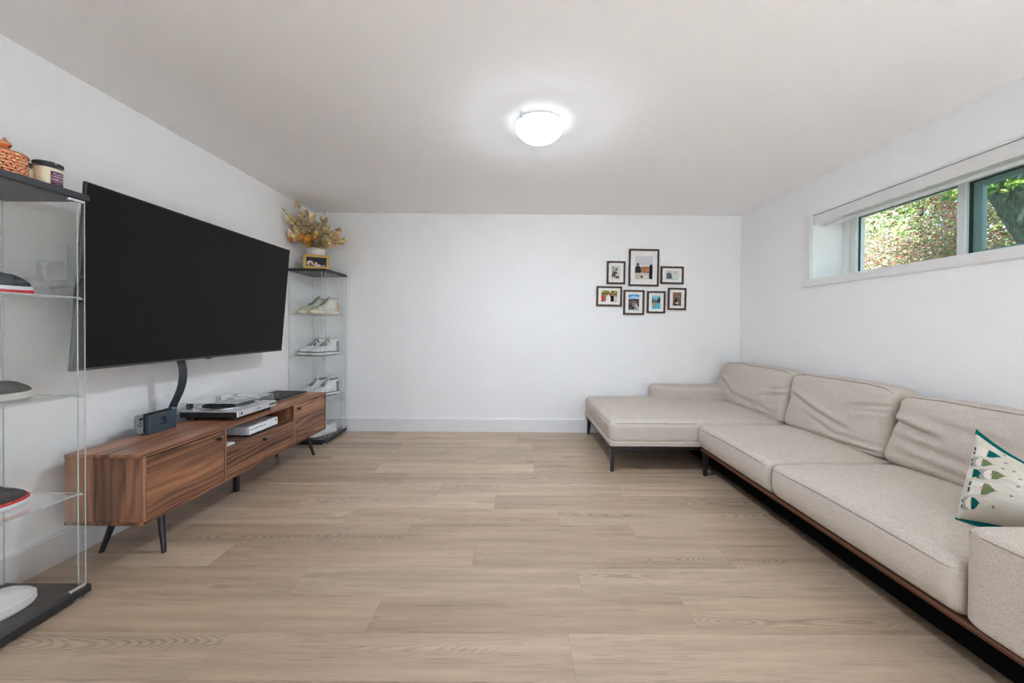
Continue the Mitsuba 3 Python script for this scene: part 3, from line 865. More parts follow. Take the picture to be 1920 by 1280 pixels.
# pairs in the far cabinet, toes to the camera and the left
for (z, col, hi, what, where, kw) in (
        (1.231, cream, True, 'cream high-top sneaker with tan toe', 'the far cabinet top shelf', dict(sole_h=.032)),
        (.831, cem, True, 'white and gray sneaker', 'the far cabinet middle shelf', dict(mid_line='dark', sole_h=.034)),
        (.431, con, True, 'white black-laced high-top', 'the far cabinet lowest glass shelf', dict(mid_line='dark', sole_h=.032))):
    shoe('sneaker', f'{what} on {where}, left of the pair', toe_at(-2.078, 3.480, z, 242), cols=col, high=hi, mirror=True, group=None, **kw)
    shoe('sneaker', f'{what} on {where}, right of the pair', toe_at(-1.968, 3.462, z, 238), cols=col, high=hi, **kw)
shoe('sneaker', 'white sneaker on the black base of the far cabinet behind the console', toe_at(-1.985, 3.46, .046, 240), cols=wht, sole_h=.034)

# ------------------------------------------------------------------ on top of the near cabinet
ZT = 1.647
cj = thing('jar', 'woven-pattern copper jar with a knobbed lid on the near cabinet', 'jar')
CX, CY, CR = -1.872, 1.336, .053
na, nz = 120, 34
aa, zz = np.meshgrid(np.arange(na) * 2 * PI / na, np.linspace(0, .088, nz))
wv = np.maximum(np.abs(np.sin(9 * aa + zz / .0110 * PI / 2)), 0) * np.abs(np.sin(9 * aa - zz / .0110 * PI / 2))
rr = CR - .004 + .0055 * wv ** .7
body = grid_mesh(np.stack([CX + rr * np.cos(aa), CY + rr * np.sin(aa), ZT + zz], -1), True)
put('body', body, 'mat_copper', cj, smooth=25)
put('inner_wall', lathe([(0, 0), (CR - .005, 0), (CR - .005, .088), (CR - .009, .088), (CR - .009, .003), (0, .003)], 40), 'mat_copper', cj, smooth=30, M=TR(CX, CY, ZT))
ld = put('lid', lathe([(0, .108), (.015, .1075), (.033, .105), (.049, .100), (.0535, .097), (.0555, .093), (.0555, .087), (.052, .086), (0, .086)][::-1], 56), 'mat_copper', cj, smooth=35, M=TR(CX, CY, ZT))
put('knob', lathe([(0, .106), (.009, .106), (.008, .112), (.012, .117), (.017, .125), (.017, .131), (.013, .137), (.008, .142), (.004, .150), (0, .153)], 10), 'mat_copper', ld, M=TR(CX, CY, ZT))


def candle(name, x, y, label, text, turn, h=.088, r=.054, lidcol=(22, 34, 44), labcol=(66, 26, 62)):
    k = thing(name, label, 'candle')
    M = TR(x, y, ZT)
    put('wax', lathe([(0, .004), (r - .003, .004), (r - .003, h - .013), (0, h - .013)], 48), 'mat_vc', k, smooth=35, color=lin(232, 222, 196), M=M)
    a = np.arange(48) * 2 * PI / 48
    prof = np.array([(r - .006, .0), (r, .004), (r, h - .006), (r - .003, h - .002)])
    P = np.stack([prof[:, :1] * np.cos(a), prof[:, :1] * np.sin(a), np.repeat(prof[:, 1:], 48, 1)], -1)
    put('glass_jar', grid_mesh(P, True), 'mat_glass', k, smooth=True, M=M)
    put('lid', lathe([(0, h - .004), (r + .001, h - .004), (r + .002, h - .002), (r + .002, h + .006), (r - .002, h + .009), (0, h + .010)], 48), 'mat_vc_gloss', k, smooth=35, color=lin(*lidcol), M=M)
    aw = .55
    al = np.linspace(-aw, aw, 20)
    zl = np.array([.010, h - .026])
    P = np.stack([(r + .0008) * np.cos(al + turn) + 0 * zl[:, None], (r + .0008) * np.sin(al + turn) + 0 * zl[:, None], zl[:, None] + 0 * al], -1)
    lb = put('label', grid_mesh(P), 'mat_vc', k, smooth=True, color=lin(*labcol), M=M)
    if text:
        ms = []
        for i, line in enumerate(text):
            m = meshkit.text_mesh(line, .0068, .0006, bold=True)
            m.apply_translation([-m.bounds[:, 0].mean(), h - .038 - i * .0105, 0])
            ms.append(m)
        for z, wd in ((.028, .026), (.022, .040), (.014, .016)):
            m = box([-wd / 2, z, 0], [wd / 2, z + .0012, .0004])
            m = m.subdivide_to_size(.006)
            ms.append(m)
        m = trimesh.util.concatenate(ms)
        v = m.vertices
        ang = turn + v[:, 0] / r
        R = r + .0010 + v[:, 2]
        put('lettering', trimesh.Trimesh(np.stack([R * np.cos(ang), R * np.sin(ang), v[:, 1]], 1), m.faces, process=False), 'mat_vc', lb, color=lin(225, 190, 205), M=M)
    return k


candle('candle', -1.826, 1.423, 'cream candle jar with dark lid and purple label on the near cabinet', ['BLACK', 'CHERRY', 'MERLOT'], .06, r=.0375)
candle('candle', -1.985, 1.455, 'taller candle jar with black lid behind the copper jar', None, PI, h=.104, r=.046, lidcol=(14, 16, 18), labcol=(200, 200, 200))

# ------------------------------------------------------------------ on top of the far cabinet
ZF = 1.655
vx, vy, vr, vh = -1.985, 3.60, .082, .225
put('vase', lathe([(0, 0), (vr - .004, 0), (vr, .004), (vr, vh - .003), (vr - .003, vh), (vr - .008, vh), (vr - .008, .01), (0, .01)], 48), 'mat_vc', smooth=35, color=lin(226, 222, 214), M=TR(vx, vy, ZF),
    label='white cylinder vase holding dried eucalyptus on the far cabinet', category='vase')
bq = thing('dried_bouquet', 'bouquet of dried eucalyptus and orange flowers in the white vase', 'bouquet')
neck = np.array([vx, vy, ZF + vh])
LV, LC = [], []


def leaf_quad(c, axis, nrm, ln, wd, col):
    axis = axis / np.linalg.norm(axis)
    side = np.cross(axis, nrm)
    side /= np.linalg.norm(side) + 1e-9
    up = np.cross(side, axis)
    a = np.linspace(0, 2 * PI, 9)[:-1]
    pts = np.array([c + axis * ln * (.5 - .5 * math.cos(q)) + side * wd * .5 * math.sin(q) + up * .10 * ln * math.sin(q) ** 2 for q in a])
    pts = np.vstack([pts, c + axis * ln * .5])
    f = [[8, i, (i + 1) % 8] for i in range(8)]
    LV.append(trimesh.Trimesh(pts, np.array(f), process=False))
    LC.append(np.tile(col, (9, 1)))


tips = [  # stem tip positions (x, y, z) and leaf tone: 0 olive, 1 tan, 2 rust
    (-2.075, 3.42, 2.285, 1, .040), (-2.03, 3.50, 2.235, 2, .034), (-1.83, 3.55, 2.285, 0, .016), (-2.075, 3.30, 2.10, 1, .046), (-2.10, 3.25, 2.18, 2, .014), (-2.09, 3.52, 2.19, 1, .016),
    (-1.72, 3.62, 1.94, 1, .034), (-1.70, 3.50, 2.00, 1, .036), (-1.78, 3.68, 2.10, 0, .030), (-1.86, 3.50, 2.17, 0, .044), (-1.95, 3.48, 2.18, 0, .046), (-1.80, 3.40, 2.12, 0, .040),
    (-2.02, 3.36, 2.12, 0, .044), (-1.90, 3.36, 2.08, 0, .044), (-2.06, 3.36, 1.93, 1, .042), (-1.74, 3.40, 1.90, 0, .034), (-1.80, 3.72, 1.98, 0, .034), (-1.98, 3.70, 2.15, 0, .040), (-2.05, 3.62, 2.06, 0, .040), (-1.66, 3.58, 1.955, 1, .030), (-1.99, 3.40, 2.02, 1, .044), (-1.87, 3.42, 2.0, 0, .042)]
tone = [(184, 172, 136), (214, 193, 154), (196, 148, 108)]
for _ in range(14):
    a_, r_ = rng.uniform(0, 2 * PI), rng.uniform(.10, .24)
    tips.append((max(-2.09, vx + r_ * math.cos(a_)), min(3.78, vy - .10 + r_ * math.sin(a_)), ZF + vh + rng.uniform(.06, .26), int(rng.integers(0, 2)), .042))
for (x, y, z, tn, sz) in tips:
    tip = np.array([x, y, z])
    low = neck + rng.uniform(-.03, .03, 3) * [1, 1, 0] + [0, 0, -.12]
    midp = neck * .5 + tip * .5 + rng.uniform(-.02, .02, 3) + [0, 0, .02]
    path = spline([low, neck * .85 + tip * .15, midp, tip], 26)
    put('stem', tube(path, np.linspace(.0030, .0012, 26), 6), 'mat_vc', bq, smooth=True, color=lin(120, 96, 66))
    n = 14 if sz > .02 else 10
    for i in range(n):
        q = .30 + .70 * i / (n - 1)
        j = min(int(q * 25), 24)
        d = path[min(j + 1, 25)] - path[j - 1]
        d /= np.linalg.norm(d)
        a0 = rng.uniform(0, PI)
        for s in range(3):
            rad = np.cross(d, [math.cos(a0 + s * 2.1), math.sin(a0 + s * 2.1), .3 * math.sin(s)])
            rad /= np.linalg.norm(rad)
            sc = sz * (1.35 - .45 * max(0, q - .6) / .4) * rng.uniform(.8, 1.2)
            col = lin(*np.clip(np.array(tone[tn]) + rng.normal(0, 14) + rng.normal(0, 5, 3) + (rng.random() < .10) * np.array([14, -6, -20]), 20, 240))
            leaf_quad(path[j], rad * .9 + d * .55, d * .8 + np.array([0, -.8, .2]) + rng.normal(0, .35, 3), sc, sc * (.85 if sz > .02 else .5), col)
put('leaves', trimesh.util.concatenate(LV), 'mat_vc_matte', bq, smooth=True, color=np.vstack(LC), kind='stuff')
for (x, y, z, r) in ((-2.00, 3.42, 1.945, .036), (-1.93, 3.40, 1.925, .038), (-1.86, 3.42, 1.955, .038), (-2.08, 3.40, 1.925, .030), (-1.80, 3.46, 1.915, .022), (-1.90, 3.45, 1.985, .026), (-1.985, 3.50, 1.885, .022)):
    pm, pcol = [], []
    c = np.array([x, y, z])
    for ring_, (cnt, tl, rad) in enumerate(((3, 1.25, .45), (5, .9, .75), (6, .45, 1.0))):
        for i in range(cnt):
            a = i * 2 * PI / cnt + ring_ * .6
            outw = np.array([math.cos(a), -.55 + .35 * math.sin(a), math.sin(a)])
            g_ = np.array([[u_, v_] for u_ in np.linspace(0, 1, 4) for v_ in np.linspace(-1, 1, 4)])
            sidev = np.cross(outw, [0, -1, 0])
            sidev /= np.linalg.norm(sidev)
            pts = [c + np.array([0, -r * tl * .5 * (1 - (u_ - .5) ** 2), 0]) + outw * r * rad * u_ + sidev * v_ * r * .55 * math.sin(min(1, u_ + .35) * 1.9) + np.array([0, -r * .25 * v_ * v_, 0]) for u_, v_ in g_]
            pm.append(grid_mesh(np.array(pts).reshape(4, 4, 3)))
            pcol.append(np.tile(lin(*(np.array([196, 130, 58]) + rng.normal(0, 10, 3))), (16, 1)))
    put('flower', trimesh.util.concatenate(pm), 'mat_vc_matte', bq, smooth=True, color=np.vstack(pcol), label='dried orange flower')


# ------------------------------------------------------------------ prints: flat pictures drawn as vertex colours on fine card
class Paint:
    def __init__(s, w, h, n):
        s.w, s.h = w, h
        s.nx, s.ny = n, max(8, int(n * h / w))
        s.u, s.v = np.meshgrid(np.linspace(0, 1, s.nx), np.linspace(0, 1, s.ny))
        s.c = np.ones(s.u.shape + (3,))

    def fill(s, mask, col):
        s.c = np.where(mask[..., None], lin(*col) if not callable(col) else col(s.u, s.v), s.c)

    def grad(s, a, b):
        s.c = lin(*b) * s.v[..., None] + lin(*a) * (1 - s.v[..., None])

    def ell(s, x, y, rx, ry, col, rot=0.0):
        a, b = s.u - x, s.v - y
        if rot:
            a, b = a * math.cos(rot) + b * math.sin(rot), -a * math.sin(rot) + b * math.cos(rot)
        s.fill((a / rx) ** 2 + (b / ry) ** 2 < 1, col)

    def rect(s, x0, y0, x1, y1, col):
        s.fill((s.u > x0) & (s.u < x1) & (s.v > y0) & (s.v < y1), col)

    def poly(s, pts, col):
        import shapely
        s.fill(shapely.contains_xy(Polygon(pts), s.u, s.v), col)

    def speckle(s, amt, freq, seed=0):
        q = meshkit.fbm(np.stack([s.u * freq, s.v * freq * s.h / s.w, s.u * 0], -1), 3, seed)
        s.c = np.clip(s.c * (1 + amt * (q[..., None] - .5) * 2), 0, 1)

    def person(s, x, foot, top, col, hair, skin=(205, 165, 140), wd=.07, legs=None):
        hd = (top - foot) * .16
        s.poly([(x - wd, foot), (x - wd * 1.05, top - hd * 1.9), (x - wd * .4, top - hd * 1.1), (x + wd * .4, top - hd * 1.1), (x + wd * 1.05, top - hd * 1.9), (x + wd, foot)], col)
        if legs:
            s.poly([(x - wd, foot), (x - wd * .9, foot + (top - foot) * .42), (x + wd * .9, foot + (top - foot) * .42), (x + wd, foot)], legs)
        s.ell(x, top - hd * .55, hd * .42 * s.h / s.w, hd * .55, skin)
        s.fill((((s.u - x) / (hd * .46 * s.h / s.w)) ** 2 + ((s.v - top + hd * .38) / (hd * .46)) ** 2 < 1), hair)

    def mesh(s, M):
        P = np.stack([(s.u - .5) * s.w, (s.v - .5) * s.h, s.u * 0], -1)
        m = grid_mesh(P)
        m.apply_transform(M)
        return m, s.c.reshape(-1, 3)


def art_couple(p):                                      # two people seen from behind by a canyon
    p.grad((196, 196, 198), (205, 207, 212))
    p.rect(0, .50, 1, .64, (214, 212, 210))
    p.rect(0, .635, 1, .645, (150, 156, 164))
    p.poly([(.3, .30), (.36, .54), (.85, .56), (.8, .26)], (166, 112, 78))
    p.poly([(0, 0), (0, .34), (.35, .30), (.55, .18), (1, .2), (1, 0)], (205, 198, 190))
    p.ell(.22, .08, .18, .07, (70, 66, 62)); p.ell(.36, .12, .1, .05, (60, 58, 56)); p.ell(.62, .1, .1, .05, (226, 226, 228))
    p.speckle(.14, 60, 3)
    p.poly([(.02, .28), (.02, .50), (.10, .58), (.26, .58), (.35, .46), (.36, .28)], (52, 54, 56))
    p.poly([(.04, .02), (.04, .28), (.34, .28), (.35, .02)], (202, 190, 176))
    p.ell(.17, .645, .060, .052, (46, 40, 38))
    p.poly([(.34, .44), (.48, .36), (.47, .33), (.33, .38)], (176, 140, 118))
    p.poly([(.80, .02), (.80, .36), (.86, .5), (.97, .5), (1, .36), (1, .02)], (176, 168, 162))
    p.poly([(.80, .12), (.82, .56), (.86, .64), (.96, .64), (.99, .52), (.99, .02), (.86, .02)], (44, 44, 52))
    p.poly([(.62, .37), (.80, .46), (.82, .42), (.64, .34)], (196, 160, 138))


def art_baby(p):                                        # somebody holding a small child in a bright room
    p.grad((210, 208, 200), (196, 204, 196))
    p.ell(.15, .75, .2, .28, (160, 172, 150)); p.rect(.72, .2, 1, .9, (206, 205, 200))
    p.speckle(.12, 14, 5)
    p.poly([(0, .05), (.05, .42), (.3, .62), (.62, .55), (.74, .3), (.7, .08)], (92, 84, 90))
    p.ell(.52, .68, .13, .10, (206, 160, 140)); p.ell(.54, .755, .15, .06, (104, 56, 40))
    p.ell(.62, .30, .17, .11, (226, 222, 216)); p.ell(.68, .22, .12, .10, (110, 66, 48)); p.ell(.80, .14, .1, .09, (178, 112, 88))
    p.poly([(.05, .0), (.1, .22), (.5, .14), (.6, 0)], (214, 212, 210))


def art_outing(p):                                      # two people at a table by a hedge
    p.grad((206, 210, 206), (214, 196, 192))
    for i in range(26):
        p.ell(*rng.uniform(0, 1, 2), .05, .05, tuple(int(v) for v in rng.choice([(196, 200, 190), (222, 206, 200), (178, 190, 182), (226, 226, 226)])))
    p.person(.30, .02, .92, (92, 108, 122), (66, 60, 58), wd=.18)
    p.person(.70, .02, .88, (206, 214, 212), (196, 150, 120), wd=.18)
    p.ell(.3, .25, .2, .2, (86, 106, 116)); p.rect(.1, 0, .95, .12, (190, 204, 200)); p.ell(.52, .16, .07, .1, (150, 180, 170))
    p.speckle(.2, 20, 8)


def art_wedding(p):                                     # crowd with a bride, green trees above
    p.grad((196, 150, 120), (232, 232, 222))
    for i in range(40):
        p.ell(rng.uniform(.0, 1), rng.uniform(.72, 1.0), .08, .06, [(116, 128, 54), (150, 140, 60), (92, 84, 44), (186, 160, 70)][i % 4])
    pal = [(150, 44, 40), (176, 62, 54), (60, 44, 40), (206, 190, 172), (40, 40, 48), (214, 206, 196), (150, 96, 76), (190, 60, 58)]
    for i in range(16):
        p.person(.03 + .94 * (i / 15), .02 + .1 * rng.random(), .66 + .14 * rng.random(), pal[i % 8], [(44, 30, 26), (30, 24, 22), (90, 60, 40)][i % 3], wd=.05)
    p.poly([(.25, 0), (.42, .62), (.52, .62), (.70, 0)], (232, 226, 220)); p.ell(.45, .66, .035, .05, (214, 172, 150))
    p.poly([(.60, .05), (.60, .58), (.72, .58), (.72, .05)], (34, 34, 44)); p.ell(.66, .64, .035, .05, (190, 146, 120))
    p.ell(.11, .34, .1, .28, (196, 66, 56)); p.ell(.92, .3, .07, .24, (206, 190, 176))
    p.speckle(.22, 18, 2)


def art_group(p):                                       # group of friends under a blue sky
    p.grad((150, 164, 186), (70, 150, 205))
    p.ell(.5, .86, .3, .05, (176, 208, 230)); p.ell(.2, .74, .35, .05, (196, 218, 234)); p.ell(.85, .78, .25, .05, (200, 220, 236))
    p.rect(0, 0, 1, .64, (92, 100, 116))
    pal = [(38, 42, 54), (196, 200, 206), (86, 104, 140), (150, 126, 76), (226, 226, 226), (58, 60, 72), (120, 134, 160), (44, 38, 36)]
    for r_ in range(4):
        for i in range(8):
            p.person(.05 + i * .128 + .05 * (r_ % 2), -.02, .68 - r_ * .13 + .03 * rng.random(), pal[(i * 3 + r_ * 5) % 8], [(30, 26, 24), (60, 44, 34), (24, 22, 24)][i % 3], wd=.06)
    p.rect(0, 0, 1, .08, (160, 170, 186))
    p.speckle(.35, 22, 6)


def art_lake(p):                                        # somebody in turquoise water between fir trees
    p.grad((86, 164, 196), (140, 200, 214))
    p.rect(0, .44, 1, .52, (150, 176, 172))
    for x, w_, h_ in ((.04, .14, .45), (.14, .10, .38), (.24, .08, .28), (.66, .09, .36), (.78, .12, .48), (.92, .14, .46), (.86, .1, .40)):
        p.poly([(x - w_, .46), (x, .48 + h_), (x + w_, .46)], (44, 66, 60))
    p.poly([(.18, .48), (.40, .78), (.62, .48)], (120, 138, 140))
    p.rect(0, 0, 1, .45, (92, 178, 200))
    p.speckle(.14, 14, 4)
    p.ell(.32, .40, .15, .10, (188, 142, 124), .5); p.ell(.48, .56, .09, .07, (92, 68, 58)); p.ell(.38, .24, .22, .07, (176, 138, 126), .6); p.ell(.60, .50, .08, .09, (150, 104, 90))


def art_autumn(p):                                      # couple in front of brown autumn woods
    p.grad((86, 74, 66), (156, 126, 108))
    for i in range(60):
        p.ell(*rng.uniform(0, 1, 2), .06, .035, tuple(int(v) for v in rng.choice([(140, 106, 84), (92, 80, 68), (70, 62, 54), (170, 136, 112), (112, 88, 70)])))
    p.person(.40, .0, .66, (48, 46, 50), (34, 30, 30), wd=.16)
    p.person(.66, .0, .58, (120, 104, 96), (40, 32, 30), wd=.14)
    p.ell(.52, .2, .2, .08, (190, 176, 166)); p.speckle(.3, 24, 9)


def art_night(p):                                       # two people at a dim dinner table
    p.grad((58, 56, 62), (66, 66, 70))
    p.ell(.2, .35, .16, .26, (196, 190, 180)); p.ell(.30, .25, .14, .15, (50, 40, 40)); p.ell(.33, .28, .09, .12, (206, 140, 128))
    p.ell(.50, .48, .10, .17, (52, 36, 34)); p.ell(.49, .40, .07, .12, (216, 190, 172)); p.ell(.56, .16, .17, .13, (206, 200, 192))
    p.rect(0, 0, 1, .08, (150, 116, 70)); p.ell(.85, .16, .05, .1, (176, 176, 170)); p.ell(.78, .12, .04, .08, (140, 120, 90))


def bar_frame(w, h, bw, depth, parent, mat, color=None):
    """Four mitred bars with a rounded-off inner lip, in the plane xy, facing +z."""
    for i, (a, b) in enumerate((((-1, -1), (1, -1)), ((1, -1), (1, 1)), ((1, 1), (-1, 1)), ((-1, 1), (-1, -1)))):
        yield [(x * (w / 2 - o), y * (h / 2 - o), z) for (x, y) in (a, b) for o, z in ((0, 0), (0, depth - .002), (.002, depth), (bw - .003, depth), (bw, depth - .003), (bw, 0))]


def wall_frame(px, z, w, h, mw, mh, pw, ph, rot, label, art, n=56):
    """px, z: the centre on the back wall; mat window pw x ph within the frame."""
    k = thing('picture_frame', label, 'picture frame', 'brown wooden picture frames on the back wall')
    M = TR(px, D, z) @ RX(PI / 2) @ RZ(rot)              # local +z comes off the wall
    for pts in bar_frame(w, h, .017, .020, k, None):
        put('frame_bar', hull(pts), 'mat_vc', k, color=lin(62, 42, 31), M=M)
    iw, ih = w - .033, h - .033
    mt = sbox(-iw / 2, -ih / 2, iw / 2, ih / 2).difference(sbox(-pw / 2, -ph / 2, pw / 2, ph / 2))
    put('mat_board', extr(mt, .0015), 'mat_vc_matte', k, color=lin(232, 230, 228), M=M @ TR(0, 0, .009))
    put('backing', box([-iw / 2 - .004, -ih / 2 - .004, .001], [iw / 2 + .004, ih / 2 + .004, .0075]), 'mat_vc_matte', k, color=lin(90, 80, 70), M=M)
    p = Paint(pw + .004, ph + .004, n)
    art(p)
    m, c = p.mesh(M @ TR(0, 0, .0085))
    put('print', m, 'mat_vc_matte', k, smooth=True, color=c)


FR = [  # pixel corners in the photograph turned to wall metres: left, right, top, bottom
    (1137.5, 1171.5, 490, 532.5, 'small upright frame with somebody holding a child, upper left of the wall group', art_baby, 16, 25),
    (1178.5, 1234.5, 467.5, 536.5, 'largest brown frame with two people seen from behind, top of the wall group', art_couple, 33, 43),
    (1238, 1280.5, 500, 532.5, 'small wide frame with a pale photo of two people, upper right of the wall group', art_outing, 25, 16.5),
    (1118, 1165.5, 537, 574, 'wide frame with a colourful wedding crowd, lower left of the wall group', art_wedding, 29.5, 21),
    (1168.5, 1207, 544, 590, 'upright frame with a group under a blue sky, second in the lower row', art_group, 20, 29.5),
    (1212.5, 1246.5, 546, 587, 'upright frame with turquoise lake photo, third in the lower row', art_lake, 15.5, 25),
    (1251.5, 1285.5, 540, 581, 'upright frame with a brown autumn photo, rightmost in the lower row', art_autumn, 15.5, 25)]
PXM = 680 / D


def on_wall(px, py):                                    # where the pixel's ray meets the back wall
    a, b = px - 960 - PPX, py - 640 - PPY
    u, v = a * math.cos(ROLL) + b * math.sin(ROLL), -a * math.sin(ROLL) + b * math.cos(ROLL)
    x, yy, zz_ = u / FPX, 1.0, -v / FPX
    y, z = yy * math.cos(PITCH) - zz_ * math.sin(PITCH), yy * math.sin(PITCH) + zz_ * math.cos(PITCH)
    X, Y = x * math.cos(YAW) + y * math.sin(YAW), -x * math.sin(YAW) + y * math.cos(YAW)
    return X * D / Y, CAM_H + z * D / Y


for (l, r, tp_, bo, lab, art, pw, ph) in FR:
    x, z = on_wall((l + r) / 2, (tp_ + bo) / 2)
    wall_frame(x, z, (r - l) / PXM, (bo - tp_) / PXM, 0, 0, pw / PXM, ph / PXM, -.012, lab, art, 110 if art is art_couple else 72)

gf = thing('photo_frame', 'small gold photo frame standing in front of the vase', 'picture frame')
MG = TR(-1.915, 3.485, ZF + .003) @ RZ(math.radians(27)) @ RX(PI / 2 - .16) @ TR(0, .071, 0)
for pts in bar_frame(.222, .142, .024, .014, gf, None):
    put('frame_bar', hull(pts), 'mat_gold', gf, M=MG)
beads = []
for i in range(22):
    for s in (-1, 1):
        beads.append(np.array([-.086 + .172 * i / 21, s * .0475, .0135]))
for i in range(12):
    for s in (-1, 1):
        beads.append(np.array([s * .0870, -.043 + .086 * i / 11, .0135]))
b0 = trimesh.creation.icosphere(subdivisions=1, radius=.0034)
put('beading', [b0.copy().apply_translation(b) for b in beads], 'mat_vc_gloss', gf, smooth=True, color=lin(240, 226, 190), M=MG, kind='stuff')
p = Paint(.178, .097, 90)
art_night(p)
m, c = p.mesh(MG @ TR(0, 0, .006))
put('print', m, 'mat_vc_matte', gf, smooth=True, color=c)
put('backing', box([-.104, -.064, 0], [.104, .064, .004]), 'mat_black_board', gf, M=MG)
put('easel_leg', hull([(x, y, z) for x in (-.015, .015) for y, z in ((.05, 0), (.05, -.003), (-.071, -.034), (-.071, -.031))]), 'mat_black_board', gf, M=MG)

# ------------------------------------------------------------------ sofa
so = thing('sofa', 'long beige gray fabric corner sofa with chaise and wooden front rail', 'sofa')
SX, SB = 1.42, 2.335                                    # seat front, back line


def seat_cushion(name, y0, y1, z0=.184, z1=.375, bulge=.030, seed=0):
    ln = y1 - y0
    m = softbox([SB - SX, ln, z1 - z0], .038, 40, 5)
    v = np.array(m.vertices)
    fx, fy, fz = v[:, 0] / (SB - SX) * 2, v[:, 1] / ln * 2, (v[:, 2] / (z1 - z0)) + .5
    crown = np.clip(1 - np.abs(fx) ** 3.0, 0, 1) * np.clip(1 - np.abs(fy) ** 3.2, 0, 1)
    v[:, 2] += np.clip(fz, 0, 1) * crown * bulge
    front = np.clip((-fx - .6) / .4, 0, 1)
    v[:, 0] += front * (np.clip(.45 - fz, 0, 1) ** 2 * .13 - .010 * np.sin(np.clip(fz, 0, 1) * PI))
    q = meshkit.fbm(np.stack([v[:, 0] * 5, v[:, 1] * 5, v[:, 2] * 5], -1), 3, seed) - .5
    v[:, 2] += q * .008 * np.clip(fz, 0, 1)
    v += [(SX + SB) / 2, (y0 + y1) / 2, (z0 + z1) / 2]
    m.vertices = v
    k = put(name, m, 'mat_fabric', so, smooth=True)
    ys = np.linspace(y0 + .004, y1 - .004, 40)
    x = SX - .004 + 0 * ys
    x = x + .022 * np.exp(-((ys - y0) / .018) ** 2) + .022 * np.exp(-((ys - y1) / .018) ** 2)
    put('seam', tube(np.stack([x, ys, z1 - .030 + .010 * np.sin((ys - y0) / ln * PI)], 1), .0017, 6), 'mat_seam', k, smooth=True)
    return k


seat_cushion('seat_cushion', 2.012, 2.805, seed=1)
seat_cushion('seat_cushion', 1.150, 2.004, seed=2)

# chaise seat
cx_, cy_ = (.728, SB), (2.803, 3.842)
m = softbox([cx_[1] - cx_[0], cy_[1] - cy_[0], .185], .055, 46, 6)
v = np.array(m.vertices)
hx, hy = (cx_[1] - cx_[0]) / 2, (cy_[1] - cy_[0]) / 2
fz = v[:, 2] / .185 + .5
v[:, 2] += np.clip(fz, 0, 1) * .028 * np.clip(1 - np.abs(v[:, 0] / hx) ** 4, 0, 1) * np.clip(1 - np.abs(v[:, 1] / hy) ** 3, 0, 1)
v[:, 2] += np.clip(fz, 0, 1) * .006 * (meshkit.fbm(v * 4, 3, 4) - .5)
sel = v[:, 0] < 0
v[sel, 0] += (1 - np.clip(fz[sel], 0, 1)) * .014
v += [sum(cx_) / 2, sum(cy_) / 2, .302]
m.vertices = v
ch = put('chaise_seat', m, 'mat_fabric', so, smooth=True)
cpath = [(1.42, cy_[0] + .011, .375), (.80, cy_[0] + .011, .374), (.778, cy_[0] + .013, .374), (.757, cy_[0] + .025, .374), (.744, cy_[0] + .045, .374), (.741, cy_[0] + .065, .374), (.741, cy_[1] - .065, .374)]
put('seam', tube(np.array(cpath), .0022, 6), 'mat_seam', ch, smooth=True)
put('hem_band', [cbox([.744, cy_[0] - .001, .199], [1.46, cy_[0] + .06, .236], .004), cbox([.7385, cy_[0], .199], [.80, cy_[1], .236], .004)], 'mat_fabric', ch)
put('chaise_frame', [cbox([.755, cy_[0] + .012, .168], [2.30, cy_[1] - .01, .200], .003)], 'mat_black_metal', so)


def taper_leg(x, y, zt, dx, dy):
    a, b = .020, .011
    put('leg', hull([(x + dx * .5 + sx_ * a, y + dy * .5 + sy_ * a, zt) for sx_ in (-1, 1) for sy_ in (-1, 1)] + [(x + sx_ * b, y + sy_ * b, 0) for sx_ in (-1, 1) for sy_ in (-1, 1)]), 'mat_black_metal', so)


taper_leg(.757, 2.822, .180, .02, .02)
taper_leg(.768, 3.80, .180, .02, -.02)
taper_leg(1.445, 2.745, .176, .01, 0)
taper_leg(2.24, 3.78, .180, 0, -.02)
taper_leg(2.26, .87, .172, 0, 0)
taper_leg(1.485, .87, .172, .02, 0)
# main frame: dark platform and the wooden rail along the front
put('platform', cbox([1.47, .86, .170], [2.33, 2.78, .212], .004), 'mat_platform_and_shade', so)
put('shade_block', cbox([1.50, .89, .062], [2.28, 3.70, .166], .004), 'mat_platform_and_shade', so)  # added black block, stands in for the deep shade under the sofa
rail = hull([(x, y, z) for y in (.80, 2.775) for x, z in ((1.424, .190), (1.427, .179), (1.434, .175), (1.485, .175), (1.485, .197), (1.430, .197))])
put('front_rail', rail, 'mat_rail', so, label='reddish brown wooden rail')
put('back_rest', cbox([2.300, .84, .20], [2.372, 3.80, .56], .02), 'mat_fabric', so, smooth=40)

# arms
pl2 = Polygon([(1.395, 3.848), (1.400, 3.76), (1.425, 3.71), (1.50, 3.66), (1.60, 3.622), (1.75, 3.585), (1.95, 3.560), (2.34, 3.545), (2.34, 3.848)]).buffer(-.05).buffer(.05)


